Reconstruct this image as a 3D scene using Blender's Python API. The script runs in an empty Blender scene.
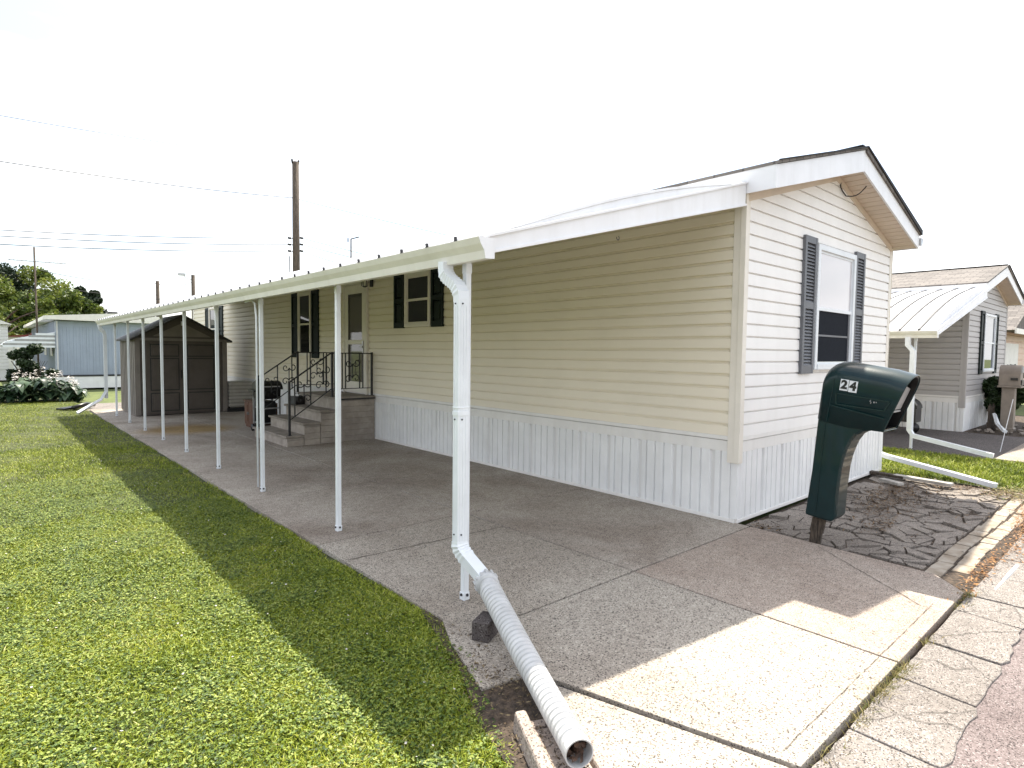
import bpy, math, random
import numpy as np
from mathutils import Vector, Matrix
random.seed(7); rng = np.random.default_rng(11)
sc = bpy.context.scene; COL = sc.collection
R_ = math.radians

# ------------------------------------------------------------------ camera
cx, cy = 512., 384.
_v1 = np.array([-18., 346.]); _v2 = np.array([1181., 360.])
FPX = float(np.sqrt(-((_v1[0]-cx)*(_v2[0]-cx)+(_v1[1]-cy)*(_v2[1]-cy))))
def _ray(p): return np.array([p[0]-cx, -(p[1]-cy), -FPX])
_Y = _ray(_v1); _Y /= np.linalg.norm(_Y); _X = _ray(_v2); _X = _X/np.linalg.norm(_X)
_X = _X-_Y*(_X@_Y); _X /= np.linalg.norm(_X); _Z = np.cross(_X, _Y); ROT = np.array([_X, _Y, _Z])
_d = ROT@_ray((735, 523)); CAM = -_d*(1.55/-_d[2]); CAM[2] = 1.55
def at(px, py, ax, val):
    """world point seen at a pixel of the photograph, on the plane ax = val"""
    d = ROT@_ray((px, py)); i = 'xyz'.index(ax)
    return Vector(CAM+d*((val-CAM[i])/d[i]))
cd = bpy.data.cameras.new('camera'); cam = bpy.data.objects.new('camera', cd); COL.objects.link(cam)
cd.sensor_width = 36; cd.lens = FPX/1024*36; cd.clip_start = .05; cd.clip_end = 3000
m = Matrix([list(ROT[0])+[CAM[0]], list(ROT[1])+[CAM[1]], list(ROT[2])+[CAM[2]], [0, 0, 0, 1]])
cam.matrix_world = m; sc.camera = cam

# ------------------------------------------------------------------ light
SUN = Vector((.40, .345, 1.)).normalized()
elev = math.asin(SUN.z); azim = math.atan2(SUN.x, SUN.y)
w = bpy.data.worlds.new('World'); sc.world = w; w.use_nodes = True
nt = w.node_tree; bg = nt.nodes['Background']
sky = nt.nodes.new('ShaderNodeTexSky'); sky.sky_type = 'NISHITA'; sky.sun_disc = False
sky.sun_elevation = elev; sky.sun_rotation = azim; sky.dust_density = 2.5; sky.air_density = 1.0; sky.ozone_density = 1.0
tc = nt.nodes.new('ShaderNodeTexCoord'); mp = nt.nodes.new('ShaderNodeMapping'); mp.inputs['Scale'].default_value = (1.6, 1.6, 4.0)
nz = nt.nodes.new('ShaderNodeTexNoise'); nz.inputs['Scale'].default_value = 1.7; nz.inputs['Detail'].default_value = 6; nz.inputs['Roughness'].default_value = .55
cr = nt.nodes.new('ShaderNodeValToRGB'); cr.color_ramp.elements[0].position = .40; cr.color_ramp.elements[1].position = .58
cr.color_ramp.elements[0].color = (.08, .08, .08, 1)
mx = nt.nodes.new('ShaderNodeMixRGB'); mx.inputs[2].default_value = (7.0, 7.05, 7.1, 1)
nt.links.new(tc.outputs['Generated'], mp.inputs['Vector']); nt.links.new(mp.outputs[0], nz.inputs['Vector'])
nt.links.new(nz.outputs['Fac'], cr.inputs[0]); nt.links.new(cr.outputs[0], mx.inputs[0])
nt.links.new(sky.outputs[0], mx.inputs[1]); nt.links.new(mx.outputs[0], bg.inputs['Color'])
bg.inputs['Strength'].default_value = .10
sl = bpy.data.lights.new('sun', 'SUN'); sl.energy = 3.5; sl.angle = R_(.6); sl.color = (1, .935, .81)
so = bpy.data.objects.new('sun', sl); COL.objects.link(so); so.rotation_euler = SUN.to_track_quat('Z', 'Y').to_euler()
so.location = (5, 8, 20)
vs = sc.view_settings; vs.view_transform = 'Standard'; vs.look = 'None'; vs.gamma = 1; vs.use_curve_mapping = False
vs.exposure = 1.58

# ------------------------------------------------------------------ helpers
def tag(o, label=None, cat=None, group=None, kind=None):
    if label: o['label'] = label
    if cat: o['category'] = cat
    if group: o['group'] = group
    if kind: o['kind'] = kind
    return o
def empty(name, loc, label=None, cat=None, group=None, rz=0):
    o = bpy.data.objects.new(name, None); COL.objects.link(o); o.location = loc; o.rotation_euler = (0, 0, rz)
    o.empty_display_size = .2
    return tag(o, label, cat, group)
def cubev(x0, x1, y0, y1, z0, z1): return [(x, y, z) for z in (z0, z1) for y in (y0, y1) for x in (x0, x1)]
CF = [(0, 2, 3, 1), (4, 5, 7, 6), (0, 1, 5, 4), (1, 3, 7, 5), (3, 2, 6, 7), (2, 0, 4, 6)]
class MB:
    def __init__(s, M=None): s.v = []; s.f = []; s.mi = []; s.M = M or Matrix.Identity(4); s.cur = 0; s.sm = []
    def add(s, vs, fs, smooth=False):
        n = len(s.v); s.v += [tuple(s.M@Vector(v)) for v in vs]; s.f += [tuple(n+i for i in f) for f in fs]
        s.mi += [s.cur]*len(fs); s.sm += [smooth]*len(fs); return s
    def box(s, x0, x1, y0, y1, z0, z1): return s.add(cubev(min(x0,x1), max(x0,x1), min(y0,y1), max(y0,y1), min(z0,z1), max(z0,z1)), CF)
    def rbox(s, c, size, rot=(0, 0, 0)):
        from mathutils import Euler
        e = Euler(rot).to_matrix(); h = [a/2 for a in size]
        return s.add([tuple(Vector(c)+e@Vector(v)) for v in cubev(-h[0], h[0], -h[1], h[1], -h[2], h[2])], CF)
    def bar(s, p, q, wd, ht=None, up=(0, 0, 1)):
        p = Vector(p); q = Vector(q); ht = ht or wd; d = (q-p).normalized(); u = Vector(up)
        if abs(d.dot(u)) > .99: u = Vector((0, 1, 0))
        a = d.cross(u).normalized(); b = a.cross(d).normalized(); vs = []
        for c in (p, q):
            for j in (-1, 1):
                for i in (-1, 1): vs.append(tuple(c+a*i*wd/2+b*j*ht/2))
        return s.add(vs, CF)
    def tube(s, pts, r, n=8, cap=True, rs=None):
        pts = [Vector(p) for p in pts]; vs = []; N = len(pts); prev = None
        for i, p in enumerate(pts):
            d = (pts[min(i+1, N-1)]-pts[max(i-1, 0)]).normalized()
            if prev is None:
                u = Vector((0, 0, 1)) if abs(d.z) < .9 else Vector((1, 0, 0)); a = d.cross(u).normalized()
            else: a = (prev-d*prev.dot(d)).normalized()
            prev = a; b = d.cross(a); rr = rs[i] if rs else r
            for k in range(n):
                t = 2*math.pi*k/n; vs.append(tuple(p+(a*math.cos(t)+b*math.sin(t))*rr))
        fs = [(i*n+k, i*n+(k+1) % n, (i+1)*n+(k+1) % n, (i+1)*n+k) for i in range(N-1) for k in range(n)]
        if cap: fs += [tuple(range(n-1, -1, -1)), tuple((N-1)*n+k for k in range(n))]
        return s.add(vs, fs, smooth=n > 6)
    def prism(s, poly, d):
        """poly: 3D points of a planar polygon, d: extrusion vector"""
        n = len(poly); d = Vector(d); vs = [tuple(p) for p in poly]+[tuple(Vector(p)+d) for p in poly]
        fs = [tuple(range(n))[::-1], tuple(range(n, 2*n))]+[(i, (i+1) % n, n+(i+1) % n, n+i) for i in range(n)]
        return s.add(vs, fs)
    def build(s, name, mats, parent=None, bevel=0, smooth=False, loc=None):
        me = bpy.data.meshes.new(name)
        v = s.v
        if loc is not None: v = [(a[0]-loc[0], a[1]-loc[1], a[2]-loc[2]) for a in v]
        me.from_pydata(v, [], s.f); me.update()
        o = bpy.data.objects.new(name, me); COL.objects.link(o)
        for mm in (mats if isinstance(mats, (list, tuple)) else [mats]): me.materials.append(mm)
        me.polygons.foreach_set('material_index', s.mi)
        me.polygons.foreach_set('use_smooth', [bool(a or smooth) for a in s.sm])
        import bmesh
        bm = bmesh.new(); bm.from_mesh(me); bmesh.ops.recalc_face_normals(bm, faces=bm.faces); bm.to_mesh(me); bm.free()
        if loc is not None: o.location = loc
        if parent: o.parent = parent; 
        if bevel:
            b = o.modifiers.new('bevel', 'BEVEL'); b.width = bevel; b.segments = 2; b.limit_method = 'ANGLE'; b.angle_limit = R_(40)
        return o
def child_local(o, parent):
    """parent given object (built in world coordinates) keeping its place"""
    o.parent = parent; o.matrix_parent_inverse = Matrix.Translation(-parent.location) if parent.rotation_euler.z == 0 else parent.matrix_basis.inverted(); return o
def P(mb, name, mats, parent, **k):
    """part built in world coordinates, parented in place"""
    o = mb.build(name, mats, None, **k); return child_local(o, parent)
def S(mb, name, mats, parent, **k):
    """sub-part: parent is a part whose own origin is the world origin offset by its thing"""
    o = mb.build(name, mats, None, **k); o.parent = parent; return o
def struct(mb, name, mats, **k): return tag(mb.build(name, mats, None, **k), kind='structure')

# ------------------------------------------------------------------ materials
def new_mat(name):
    mt = bpy.data.materials.new(name); mt.use_nodes = True; return mt, mt.node_tree, mt.node_tree.nodes['Principled BSDF']
def mat(name, c, rough=.6, var=.12, scale=6., metal=0., bump=0., bscale=40., c2=None, spec=.5, coat=0., stretch=(1, 1, 1), streak=0., lo=.35, hi=.65):
    mt, t, b = new_mat(name); b.inputs['Roughness'].default_value = rough; b.inputs['Metallic'].default_value = metal
    b.inputs['Specular IOR Level'].default_value = spec; b.inputs['Coat Weight'].default_value = coat
    tc = t.nodes.new('ShaderNodeTexCoord'); mp = t.nodes.new('ShaderNodeMapping'); mp.inputs['Scale'].default_value = stretch
    t.links.new(tc.outputs['Object'], mp.inputs[0])
    n = t.nodes.new('ShaderNodeTexNoise'); n.inputs['Scale'].default_value = scale; n.inputs['Detail'].default_value = 8; n.inputs['Roughness'].default_value = .6
    t.links.new(mp.outputs[0], n.inputs['Vector'])
    r = t.nodes.new('ShaderNodeValToRGB'); r.color_ramp.elements[0].position = lo; r.color_ramp.elements[1].position = hi
    c2 = c2 or tuple(a*(1-2*var) for a in c)
    r.color_ramp.elements[0].color = (*c2, 1); r.color_ramp.elements[1].color = (*[min(1, a*(1+var*.5)) for a in c], 1)
    t.links.new(n.outputs['Fac'], r.inputs[0]); out = r.outputs[0]
    if streak:
        m2 = t.nodes.new('ShaderNodeMapping'); m2.inputs['Scale'].default_value = (9, 9, .7); t.links.new(tc.outputs['Object'], m2.inputs[0])
        n2 = t.nodes.new('ShaderNodeTexNoise'); n2.inputs['Scale'].default_value = 1.3; n2.inputs['Detail'].default_value = 5; t.links.new(m2.outputs[0], n2.inputs['Vector'])
        r2 = t.nodes.new('ShaderNodeMapRange'); r2.inputs[1].default_value = .45; r2.inputs[2].default_value = .75; r2.inputs[3].default_value = 0; r2.inputs[4].default_value = streak
        t.links.new(n2.outputs['Fac'], r2.inputs[0])
        x = t.nodes.new('ShaderNodeMixRGB'); x.blend_type = 'MULTIPLY'; x.inputs[2].default_value = (.55, .5, .43, 1)
        t.links.new(r2.outputs[0], x.inputs[0]); t.links.new(out, x.inputs[1]); out = x.outputs[0]
    t.links.new(out, b.inputs['Base Color'])
    if bump:
        n3 = t.nodes.new('ShaderNodeTexNoise'); n3.inputs['Scale'].default_value = bscale; n3.inputs['Detail'].default_value = 6; t.links.new(mp.outputs[0], n3.inputs['Vector'])
        bp = t.nodes.new('ShaderNodeBump'); bp.inputs['Strength'].default_value = bump; bp.inputs['Distance'].default_value = .01
        t.links.new(n3.outputs['Fac'], bp.inputs['Height']); t.links.new(bp.outputs[0], b.inputs['Normal'])
    return mt
def aggregate(name, c, dark, light, stain, scale=150., crack=False, rough=.9, sstr=.6, tint=None):
    """exposed-aggregate concrete / worn asphalt: speckle + broad stains + pits"""
    mt, t, b = new_mat(name); b.inputs['Roughness'].default_value = rough; b.inputs['Specular IOR Level'].default_value = .25
    N = t.nodes.new; L = t.links.new
    tc = N('ShaderNodeTexCoord'); v = N('ShaderNodeTexVoronoi'); v.inputs['Scale'].default_value = scale; L(tc.outputs['Object'], v.inputs['Vector'])
    sp = N('ShaderNodeSeparateColor'); L(v.outputs['Color'], sp.inputs[0])
    r = N('ShaderNodeValToRGB'); e = r.color_ramp.elements; e[0].position = 0; e[0].color = (*dark, 1); e[1].position = 1; e[1].color = (*light, 1)
    for p_, c_ in ((.12, dark), (.2, c), (.82, c)):
        q = e.new(p_); q.color = (*c_, 1)
    L(sp.outputs[0], r.inputs[0])
    n = N('ShaderNodeTexNoise'); n.inputs['Scale'].default_value = .75; n.inputs['Detail'].default_value = 9; n.inputs['Roughness'].default_value = .62; n.inputs['Distortion'].default_value = .4; L(tc.outputs['Object'], n.inputs['Vector'])
    mr = N('ShaderNodeMapRange'); mr.inputs[1].default_value = .42; mr.inputs[2].default_value = .68; mr.inputs[4].default_value = sstr; L(n.outputs['Fac'], mr.inputs[0])
    x = N('ShaderNodeMixRGB'); x.blend_type = 'MULTIPLY'; x.inputs[2].default_value = (*stain, 1); L(mr.outputs[0], x.inputs[0]); L(r.outputs[0], x.inputs[1])
    n4 = N('ShaderNodeTexNoise'); n4.inputs['Scale'].default_value = 14; n4.inputs['Detail'].default_value = 10; n4.inputs['Roughness'].default_value = .7; L(tc.outputs['Object'], n4.inputs['Vector'])
    m4 = N('ShaderNodeMapRange'); m4.inputs[1].default_value = .3; m4.inputs[2].default_value = .7; m4.inputs[3].default_value = .80; m4.inputs[4].default_value = 1.12; L(n4.outputs['Fac'], m4.inputs[0])
    y = N('ShaderNodeMixRGB'); y.blend_type = 'MULTIPLY'; y.inputs[0].default_value = 1; L(x.outputs[0], y.inputs[1]); L(m4.outputs[0], y.inputs[2]); out = y.outputs[0]
    hgt = sp.outputs[1]
    if crack:
        v2 = N('ShaderNodeTexVoronoi'); v2.feature = 'DISTANCE_TO_EDGE'; v2.inputs['Scale'].default_value = 1.5
        dn = N('ShaderNodeTexNoise'); dn.inputs['Scale'].default_value = 5; dn.inputs['Detail'].default_value = 5; L(tc.outputs['Object'], dn.inputs['Vector'])
        ad = N('ShaderNodeMixRGB'); ad.blend_type = 'ADD'; ad.inputs[0].default_value = .14; L(tc.outputs['Object'], ad.inputs[1]); L(dn.outputs['Color'], ad.inputs[2]); L(ad.outputs[0], v2.inputs['Vector'])
        m5 = N('ShaderNodeMapRange'); m5.inputs[1].default_value = .003; m5.inputs[2].default_value = .010; m5.inputs[3].default_value = .55; m5.inputs[4].default_value = 1; L(v2.outputs['Distance'], m5.inputs[0])
        z = N('ShaderNodeMixRGB'); z.blend_type = 'MULTIPLY'; z.inputs[0].default_value = 1; L(out, z.inputs[1]); L(m5.outputs[0], z.inputs[2]); out = z.outputs[0]
    if tint:   # a second stain with its own colour and place: (x, y, radius, colour)
        for (sx, sy, rr, tcx) in tint:
            g = N('ShaderNodeVectorMath'); g.operation = 'DISTANCE'; g.inputs[1].default_value = (sx, sy, 0); 
            mpp = N('ShaderNodeMixRGB'); mpp.blend_type = 'ADD'; mpp.inputs[0].default_value = .5; L(tc.outputs['Object'], mpp.inputs[1]); L(n.outputs['Color'], mpp.inputs[2]); L(mpp.outputs[0], g.inputs[0])
            mm = N('ShaderNodeMapRange'); mm.inputs[1].default_value = rr*.55; mm.inputs[2].default_value = rr; mm.inputs[3].default_value = .85; mm.inputs[4].default_value = 0; L(g.outputs['Value'], mm.inputs[0])
            q = N('ShaderNodeMixRGB'); q.blend_type = 'MULTIPLY'; q.inputs[2].default_value = (*tcx, 1); L(mm.outputs[0], q.inputs[0]); L(out, q.inputs[1]); out = q.outputs[0]
    L(out, b.inputs['Base Color'])
    bp = N('ShaderNodeBump'); bp.inputs['Strength'].default_value = .5; bp.inputs['Distance'].default_value = .004; L(hgt, bp.inputs['Height']); L(bp.outputs[0], b.inputs['Normal'])
    return mt
def leafy(name, cols, rough=.55, trans=.25, attr=True):
    mt, t, b = new_mat(name); b.inputs['Roughness'].default_value = rough; b.inputs['Specular IOR Level'].default_value = .3
    N = t.nodes.new; L = t.links.new
    a = N('ShaderNodeAttribute'); a.attribute_name = 'rnd'
    r = N('ShaderNodeValToRGB'); e = r.color_ramp.elements
    e[0].position = 0; e[0].color = (*cols[0], 1); e[1].position = 1; e[1].color = (*cols[-1], 1)
    for i, c_ in enumerate(cols[1:-1]): q = e.new((i+1)/(len(cols)-1)); q.color = (*c_, 1)
    L(a.outputs['Fac'], r.inputs[0]); L(r.outputs[0], b.inputs['Base Color'])
    tr = N('ShaderNodeBsdfTranslucent'); L(r.outputs[0], tr.inputs['Color']); mxs = N('ShaderNodeMixShader'); mxs.inputs[0].default_value = trans
    L(b.outputs[0], mxs.inputs[1]); L(tr.outputs[0], mxs.inputs[2]); L(mxs.outputs[0], t.nodes['Material Output'].inputs['Surface'])
    return mt
M = {}
M['siding'] = mat('cream_vinyl_siding', (.83, .76, .63), .5, .025, .8, spec=.35)
M['siding_end'] = mat('pale_vinyl_siding', (.88, .86, .84), .5, .03, 1.2, streak=.05, spec=.35)
M['siding_grey'] = mat('grey_vinyl_siding', (.45, .43, .425), .5, .04, 1.2, streak=.05)
M['bandwhite'] = mat('neutral_white_trim', (.82, .80, .775), .45, .03, 3, streak=.1)
M['white'] = mat('white_aluminium', (.82, .82, .84), .4, .03, 3, streak=.12)
M['white_plain'] = mat('white_painted_metal', (.74, .77, .80), .38, .04, 5)
M['cream_metal'] = mat('cream_gutter_metal', (.76, .74, .68), .4, .04, 3, streak=.15)
M['skirt'] = mat('white_skirting', (.84, .84, .84), .5, .04, 2.5, streak=.10)
M['soffit'] = mat('beige_soffit', (.66, .56, .46), .6, .04, 3)
M['trimtan'] = mat('cream_trim', (.80, .75, .67), .5, .04, 3)
M['shutter_dark'] = mat('dark_green_shutter', (.010, .018, .018), .55, .1, 5, spec=.2)
M['shutter_grey'] = mat('grey_louvre_shutter', (.13, .135, .15), .5, .08, 5)
M['shingle'] = mat('grey_shingles', (.34, .31, .28), .9, .2, 9, bump=.6, bscale=60, c2=(.17, .15, .14))
M['shingle_edge'] = mat('black_shingle_edge', (.02, .02, .022), .8, .1, 9)
M['dark'] = mat('dark_interior', (.01, .011, .013), .25, .1, 5)
M['iron'] = mat('black_iron', (.012, .012, .013), .5, .1, 5)
M['seam'] = mat('dark_seam', (.03, .03, .035), .6, .1, 5)
M['concrete'] = aggregate('aggregate_concrete', (.405, .36, .31), (.13, .105, .09), (.60, .55, .48), (.50, .445, .42), 190, sstr=.8,
                          tint=[(-2.0, 10.2, 1.0, (.75, .55, .22))])
M['concrete_coarse'] = aggregate('coarse_aggregate_concrete', (.385, .345, .295), (.11, .095, .085), (.62, .565, .49), (.60, .55, .52), 165, sstr=.6)
M['concrete_brown'] = aggregate('brown_aggregate_concrete', (.385, .32, .27), (.13, .105, .09), (.58, .52, .45), (.55, .48, .45), 200, sstr=.7)
M['apron'] = aggregate('road_edge_concrete', (.245, .22, .20), (.07, .062, .058), (.44, .41, .39), (.50, .47, .45), 200, crack=True)
M['asphalt'] = aggregate('worn_asphalt', (.19, .155, .15), (.06, .05, .048), (.36, .32, .31), (.62, .58, .58), 200)
M['asphalt2'] = aggregate('driveway_asphalt', (.12, .105, .10), (.05, .045, .045), (.25, .22, .21), (.6, .6, .6), 90)
M['stone'] = aggregate('flagstone', (.27, .235, .205), (.10, .09, .08), (.40, .36, .32), (.50, .47, .45), 150)
M['brick'] = mat('pale_brick', (.34, .30, .25), .9, .25, 8, bump=.4, bscale=80, c2=(.24, .19, .14))
M['soil'] = mat('dry_soil', (.085, .06, .042), .95, .3, 30, bump=1., bscale=70, c2=(.022, .016, .011))
M['ground'] = mat('lawn_soil', (.055, .068, .014), .95, .3, 12, bump=.6, bscale=60, c2=(.03, .033, .01))
M['farground'] = mat('far_lawn', (.10, .12, .03), .95, .3, 3, bump=.3, bscale=30, c2=(.06, .085, .02))
M['porch'] = mat('taupe_porch_block', (.36, .315, .27), .85, .15, 5, bump=.3, bscale=70, c2=(.25, .215, .185))
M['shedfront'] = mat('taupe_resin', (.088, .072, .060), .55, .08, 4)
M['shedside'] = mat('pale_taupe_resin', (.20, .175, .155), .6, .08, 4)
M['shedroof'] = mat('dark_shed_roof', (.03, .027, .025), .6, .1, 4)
M['blue'] = mat('pale_blue_metal_siding', (.31, .36, .45), .5, .05, 1.5, streak=.15)
M['green'] = mat('dark_green_plastic', (.002, .020, .023), .35, .10, 7, spec=.25, bump=.05, bscale=120, coat=.35)
M['mailgrey'] = mat('grey_plastic', (.33, .33, .33), .5, .1, 6)
M['black'] = mat('black_plastic', (.008, .008, .009), .35, .1, 6)
M['oldwood'] = mat('weathered_wood', (.10, .075, .055), .95, .3, 20, bump=1, bscale=60, c2=(.02, .016, .012), stretch=(4, 4, .5))
M['polewood'] = mat('utility_pole_wood', (.12, .09, .07), .95, .3, 10, bump=.6, bscale=30, c2=(.05, .04, .03), stretch=(4, 4, .4))
M['wire'] = mat('dark_cable', (.03, .03, .035), .6, .1, 5)
M['cabinet'] = mat('red_brown_wood', (.11, .042, .020), .5, .2, 8, stretch=(6, 6, 1))
M['tan_house'] = mat('peach_siding', (.70, .52, .42), .6, .05, 3)
M['white_house'] = mat('white_cottage_siding', (.78, .76, .74), .6, .05, 3)
M['redroof'] = mat('dark_red_roof', (.17, .03, .025), .7, .1, 5)
M['taupe_mb'] = mat('taupe_mailbox_plastic', (.24, .20, .165), .5, .08, 8)
M['steel'] = mat('grey_steel', (.45, .45, .46), .35, .1, 8, metal=.7)
M['pipewhite'] = mat('white_corrugated_plastic', (.56, .56, .56), .45, .08, 9, streak=.2)
M['paver'] = aggregate('dark_paver', (.10, .085, .08), (.04, .03, .03), (.2, .18, .17), (.6, .6, .6), 150)
M['splash'] = aggregate('splash_block_concrete', (.36, .30, .26), (.12, .1, .09), (.5, .45, .4), (.6, .52, .46), 160)
M['tread'] = mat('porch_tread_concrete', (.27, .235, .20), .9, .15, 6, bump=.3, bscale=60)
M['bark'] = mat('tree_bark', (.09, .065, .05), .95, .3, 10, bump=1, bscale=20)
M['grass'] = leafy('grass_blades', [(.02, .035, .006), (.10, .15, .012), (.235, .29, .022), (.38, .41, .05), (.56, .53, .22)], trans=.10)
M['weed'] = leafy('dry_weeds', [(.10, .13, .03), (.22, .19, .07), (.34, .27, .12)], trans=.25)
M['leaf_mid'] = leafy('tree_leaves', [(.012, .025, .006), (.05, .08, .015), (.14, .175, .03), (.26, .28, .06)], trans=.3)
M['leaf_dark'] = leafy('conifer_leaves', [(.008, .018, .01), (.02, .035, .015), (.04, .06, .025)], trans=.1)
M['hosta'] = leafy('hosta_leaves', [(.012, .03, .014), (.03, .06, .03), (.06, .10, .05), (.10, .14, .08)], rough=.4, trans=.12)
M['petal'] = leafy('pale_flowers', [(.45, .42, .40), (.6, .56, .52), (.75, .7, .66)], trans=.2)
M['bushleaf'] = leafy('bush_leaves', [(.008, .018, .006), (.02, .04, .012), (.045, .07, .02)], trans=.1)
M['litter'] = leafy('fallen_leaf_litter', [(.10, .045, .015), (.25, .11, .03), (.38, .20, .07)], trans=.1)
def glass(name, tint, rough=.03, spec=.5):
    mt, t, b = new_mat(name); b.inputs['Base Color'].default_value = (*tint, 1); b.inputs['Roughness'].default_value = rough
    b.inputs['Specular IOR Level'].default_value = spec; b.inputs['IOR'].default_value = 1.45
    n = t.nodes.new('ShaderNodeTexNoise'); n.inputs['Scale'].default_value = 1.5; bp = t.nodes.new('ShaderNodeBump'); bp.inputs['Strength'].default_value = .03
    t.links.new(n.outputs['Fac'], bp.inputs['Height']); t.links.new(bp.outputs[0], b.inputs['Normal']); return mt
M['glass'] = glass('window_glass_dark', (.010, .012, .014))
M['glass_bright'] = glass('window_glass_painted_reflection', (.60, .58, .60), .02, .8)  # pale base colour paints the bright sky reflection into the upper pane
M['glass_curtain'] = glass('window_glass_curtain', (.11, .10, .085))
M['screen'] = mat('insect_screen', (.012, .015, .022), .8, .1, 40, spec=.1)
def perforated():
    mt, t, b = new_mat('perforated_vent_strip'); N = t.nodes.new; L = t.links.new
    tc = N('ShaderNodeTexCoord'); v = N('ShaderNodeTexVoronoi'); v.inputs['Scale'].default_value = 85; v.inputs['Randomness'].default_value = 0; L(tc.outputs['Object'], v.inputs['Vector'])
    r = N('ShaderNodeValToRGB'); e = r.color_ramp.elements; e[0].position = .30; e[0].color = (.16, .16, .16, 1); e[1].position = .36; e[1].color = (.74, .73, .72, 1)
    L(v.outputs['Distance'], r.inputs[0]); L(r.outputs[0], b.inputs['Base Color']); b.inputs['Roughness'].default_value = .6; return mt
M['vent'] = perforated()
def shingle_mat():
    mt, t, b = new_mat('shingle_courses'); N = t.nodes.new; L = t.links.new
    tc = N('ShaderNodeTexCoord'); mp = N('ShaderNodeMapping'); mp.inputs['Rotation'].default_value = (0, 0, R_(90)); L(tc.outputs['Object'], mp.inputs[0])
    br = N('ShaderNodeTexBrick'); br.inputs['Color1'].default_value = (.20, .18, .165, 1); br.inputs['Color2'].default_value = (.12, .108, .10, 1); br.inputs['Mortar'].default_value = (.10, .09, .085, 1)
    br.inputs['Scale'].default_value = 1; br.inputs['Brick Width'].default_value = .28; br.inputs['Row Height'].default_value = .14; br.inputs['Mortar Size'].default_value = .008
    L(mp.outputs[0], br.inputs['Vector']); L(br.outputs['Color'], b.inputs['Base Color']); b.inputs['Roughness'].default_value = .95
    bp = N('ShaderNodeBump'); bp.inputs['Distance'].default_value = .01; L(br.outputs['Fac'], bp.inputs['Height']); bp.invert = True; L(bp.outputs[0], b.inputs['Normal']); return mt
M['shingles'] = shingle_mat()

# ------------------------------------------------------------------ polygon tools
def clip(poly, n, d):
    """keep the side where n.p <= d"""
    out = []
    for i in range(len(poly)):
        a, b = poly[i], poly[(i+1) % len(poly)]; da = n[0]*a[0]+n[1]*a[1]-d; db = n[0]*b[0]+n[1]*b[1]-d
        if da <= 0: out.append(a)
        if (da < 0 < db) or (db < 0 < da):
            t = da/(da-db); out.append((a[0]+(b[0]-a[0])*t, a[1]+(b[1]-a[1])*t))
    return out
def inset(poly, g):
    A = sum(poly[i][0]*poly[(i+1) % len(poly)][1]-poly[(i+1) % len(poly)][0]*poly[i][1] for i in range(len(poly)))
    p = list(poly) if A > 0 else list(poly)[::-1]; out = list(p)
    for i in range(len(p)):
        a, b = p[i], p[(i+1) % len(p)]; dx, dy = b[0]-a[0], b[1]-a[1]; l = math.hypot(dx, dy)
        if l < 1e-6: continue
        n = (dy/l, -dx/l); out = clip(out, n, n[0]*a[0]+n[1]*a[1]-g)
        if len(out) < 3: return []
    return out
def split(polys, a, b, gapside=None):
    dx, dy = b[0]-a[0], b[1]-a[1]; l = math.hypot(dx, dy); n = (dy/l, -dx/l); d = n[0]*a[0]+n[1]*a[1]; out = []
    for p in polys:
        for q in (clip(p, n, d), clip(p, (-n[0], -n[1]), -d)):
            if len(q) >= 3: out.append(q)
    return out
def sheet(mb, poly, z): mb.add([(x, y, z) for x, y in poly], [tuple(range(len(poly)))])

# ------------------------------------------------------------------ ground
g = MB(); sheet(g, [(-600, -600), (600, -600), (600, 900), (-600, 900)], -.075); struct(g, 'ground', M['farground'])
# lawn bed (a slightly uneven sheet) beside the slab
def lawn_sheet(name, x0, x1, y0, y1, z, step=.25, amp=.012, mt=None):
    nx = max(2, int((x1-x0)/step)); ny = max(2, int((y1-y0)/step)); vs = []
    for j in range(ny+1):
        for i in range(nx+1):
            x = x0+(x1-x0)*i/nx; y = y0+(y1-y0)*j/ny
            vs.append((x, y, z+amp*math.sin(x*3.1+y*1.7)*math.sin(y*2.3-x)))
    fs = [(j*(nx+1)+i, j*(nx+1)+i+1, (j+1)*(nx+1)+i+1, (j+1)*(nx+1)+i) for j in range(ny) for i in range(nx)]
    g = MB(); g.add(vs, fs, True); return struct(g, name, mt or M['ground'])
lawn_sheet('lawn', -14, -3.19, -1.9, 23, -.03)
lawn_sheet('side_lawn', 3.95, 6.45, -1.75, 14, -.03)
# the road
g = MB(); sheet(g, [(-60, -12), (60, -12), (60, -2.10), (-60, -2.10)], -.022); struct(g, 'road', M['asphalt'])
# concrete pads along the road edge, cracked apart
pads = [[(-14, -2.135), (14, -2.135), (14, -1.800), (-14, -1.800)]]
xs_ = [-13, -10, -7, -4.6, -3.3, -2.42, -1.86, -1.27, -.72, -.33, .22, .75, 1.5, 2.3, 3.2, 4.4, 6, 8, 10]
for x in xs_: pads = split(pads, (x+random.uniform(-.05, .05), -2.2), (x+random.uniform(-.05, .05), -1.7))
g = MB()
for p in pads:
    q = inset(p, random.uniform(.003, .008))
    q2 = []
    for k in range(len(q)):
        a, b = q[k], q[(k+1) % len(q)]; q2.append(a); L_ = math.hypot(b[0]-a[0], b[1]-a[1]); m_ = int(L_/.07)
        far = abs(a[1]+2.13) < .03 and abs(b[1]+2.13) < .03
        for t_ in range(1, m_): q2.append((a[0]+(b[0]-a[0])*t_/m_, a[1]+(b[1]-a[1])*t_/m_+(random.uniform(-.022, .004) if far else random.uniform(-.003, .003))))
    q = q2
    if len(q) >= 3: g.prism([(x+random.uniform(-.003, .003), y+random.uniform(-.003, .003), -.12) for x, y in q], (0, 0, .109+random.uniform(-.003, .003)))
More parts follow.
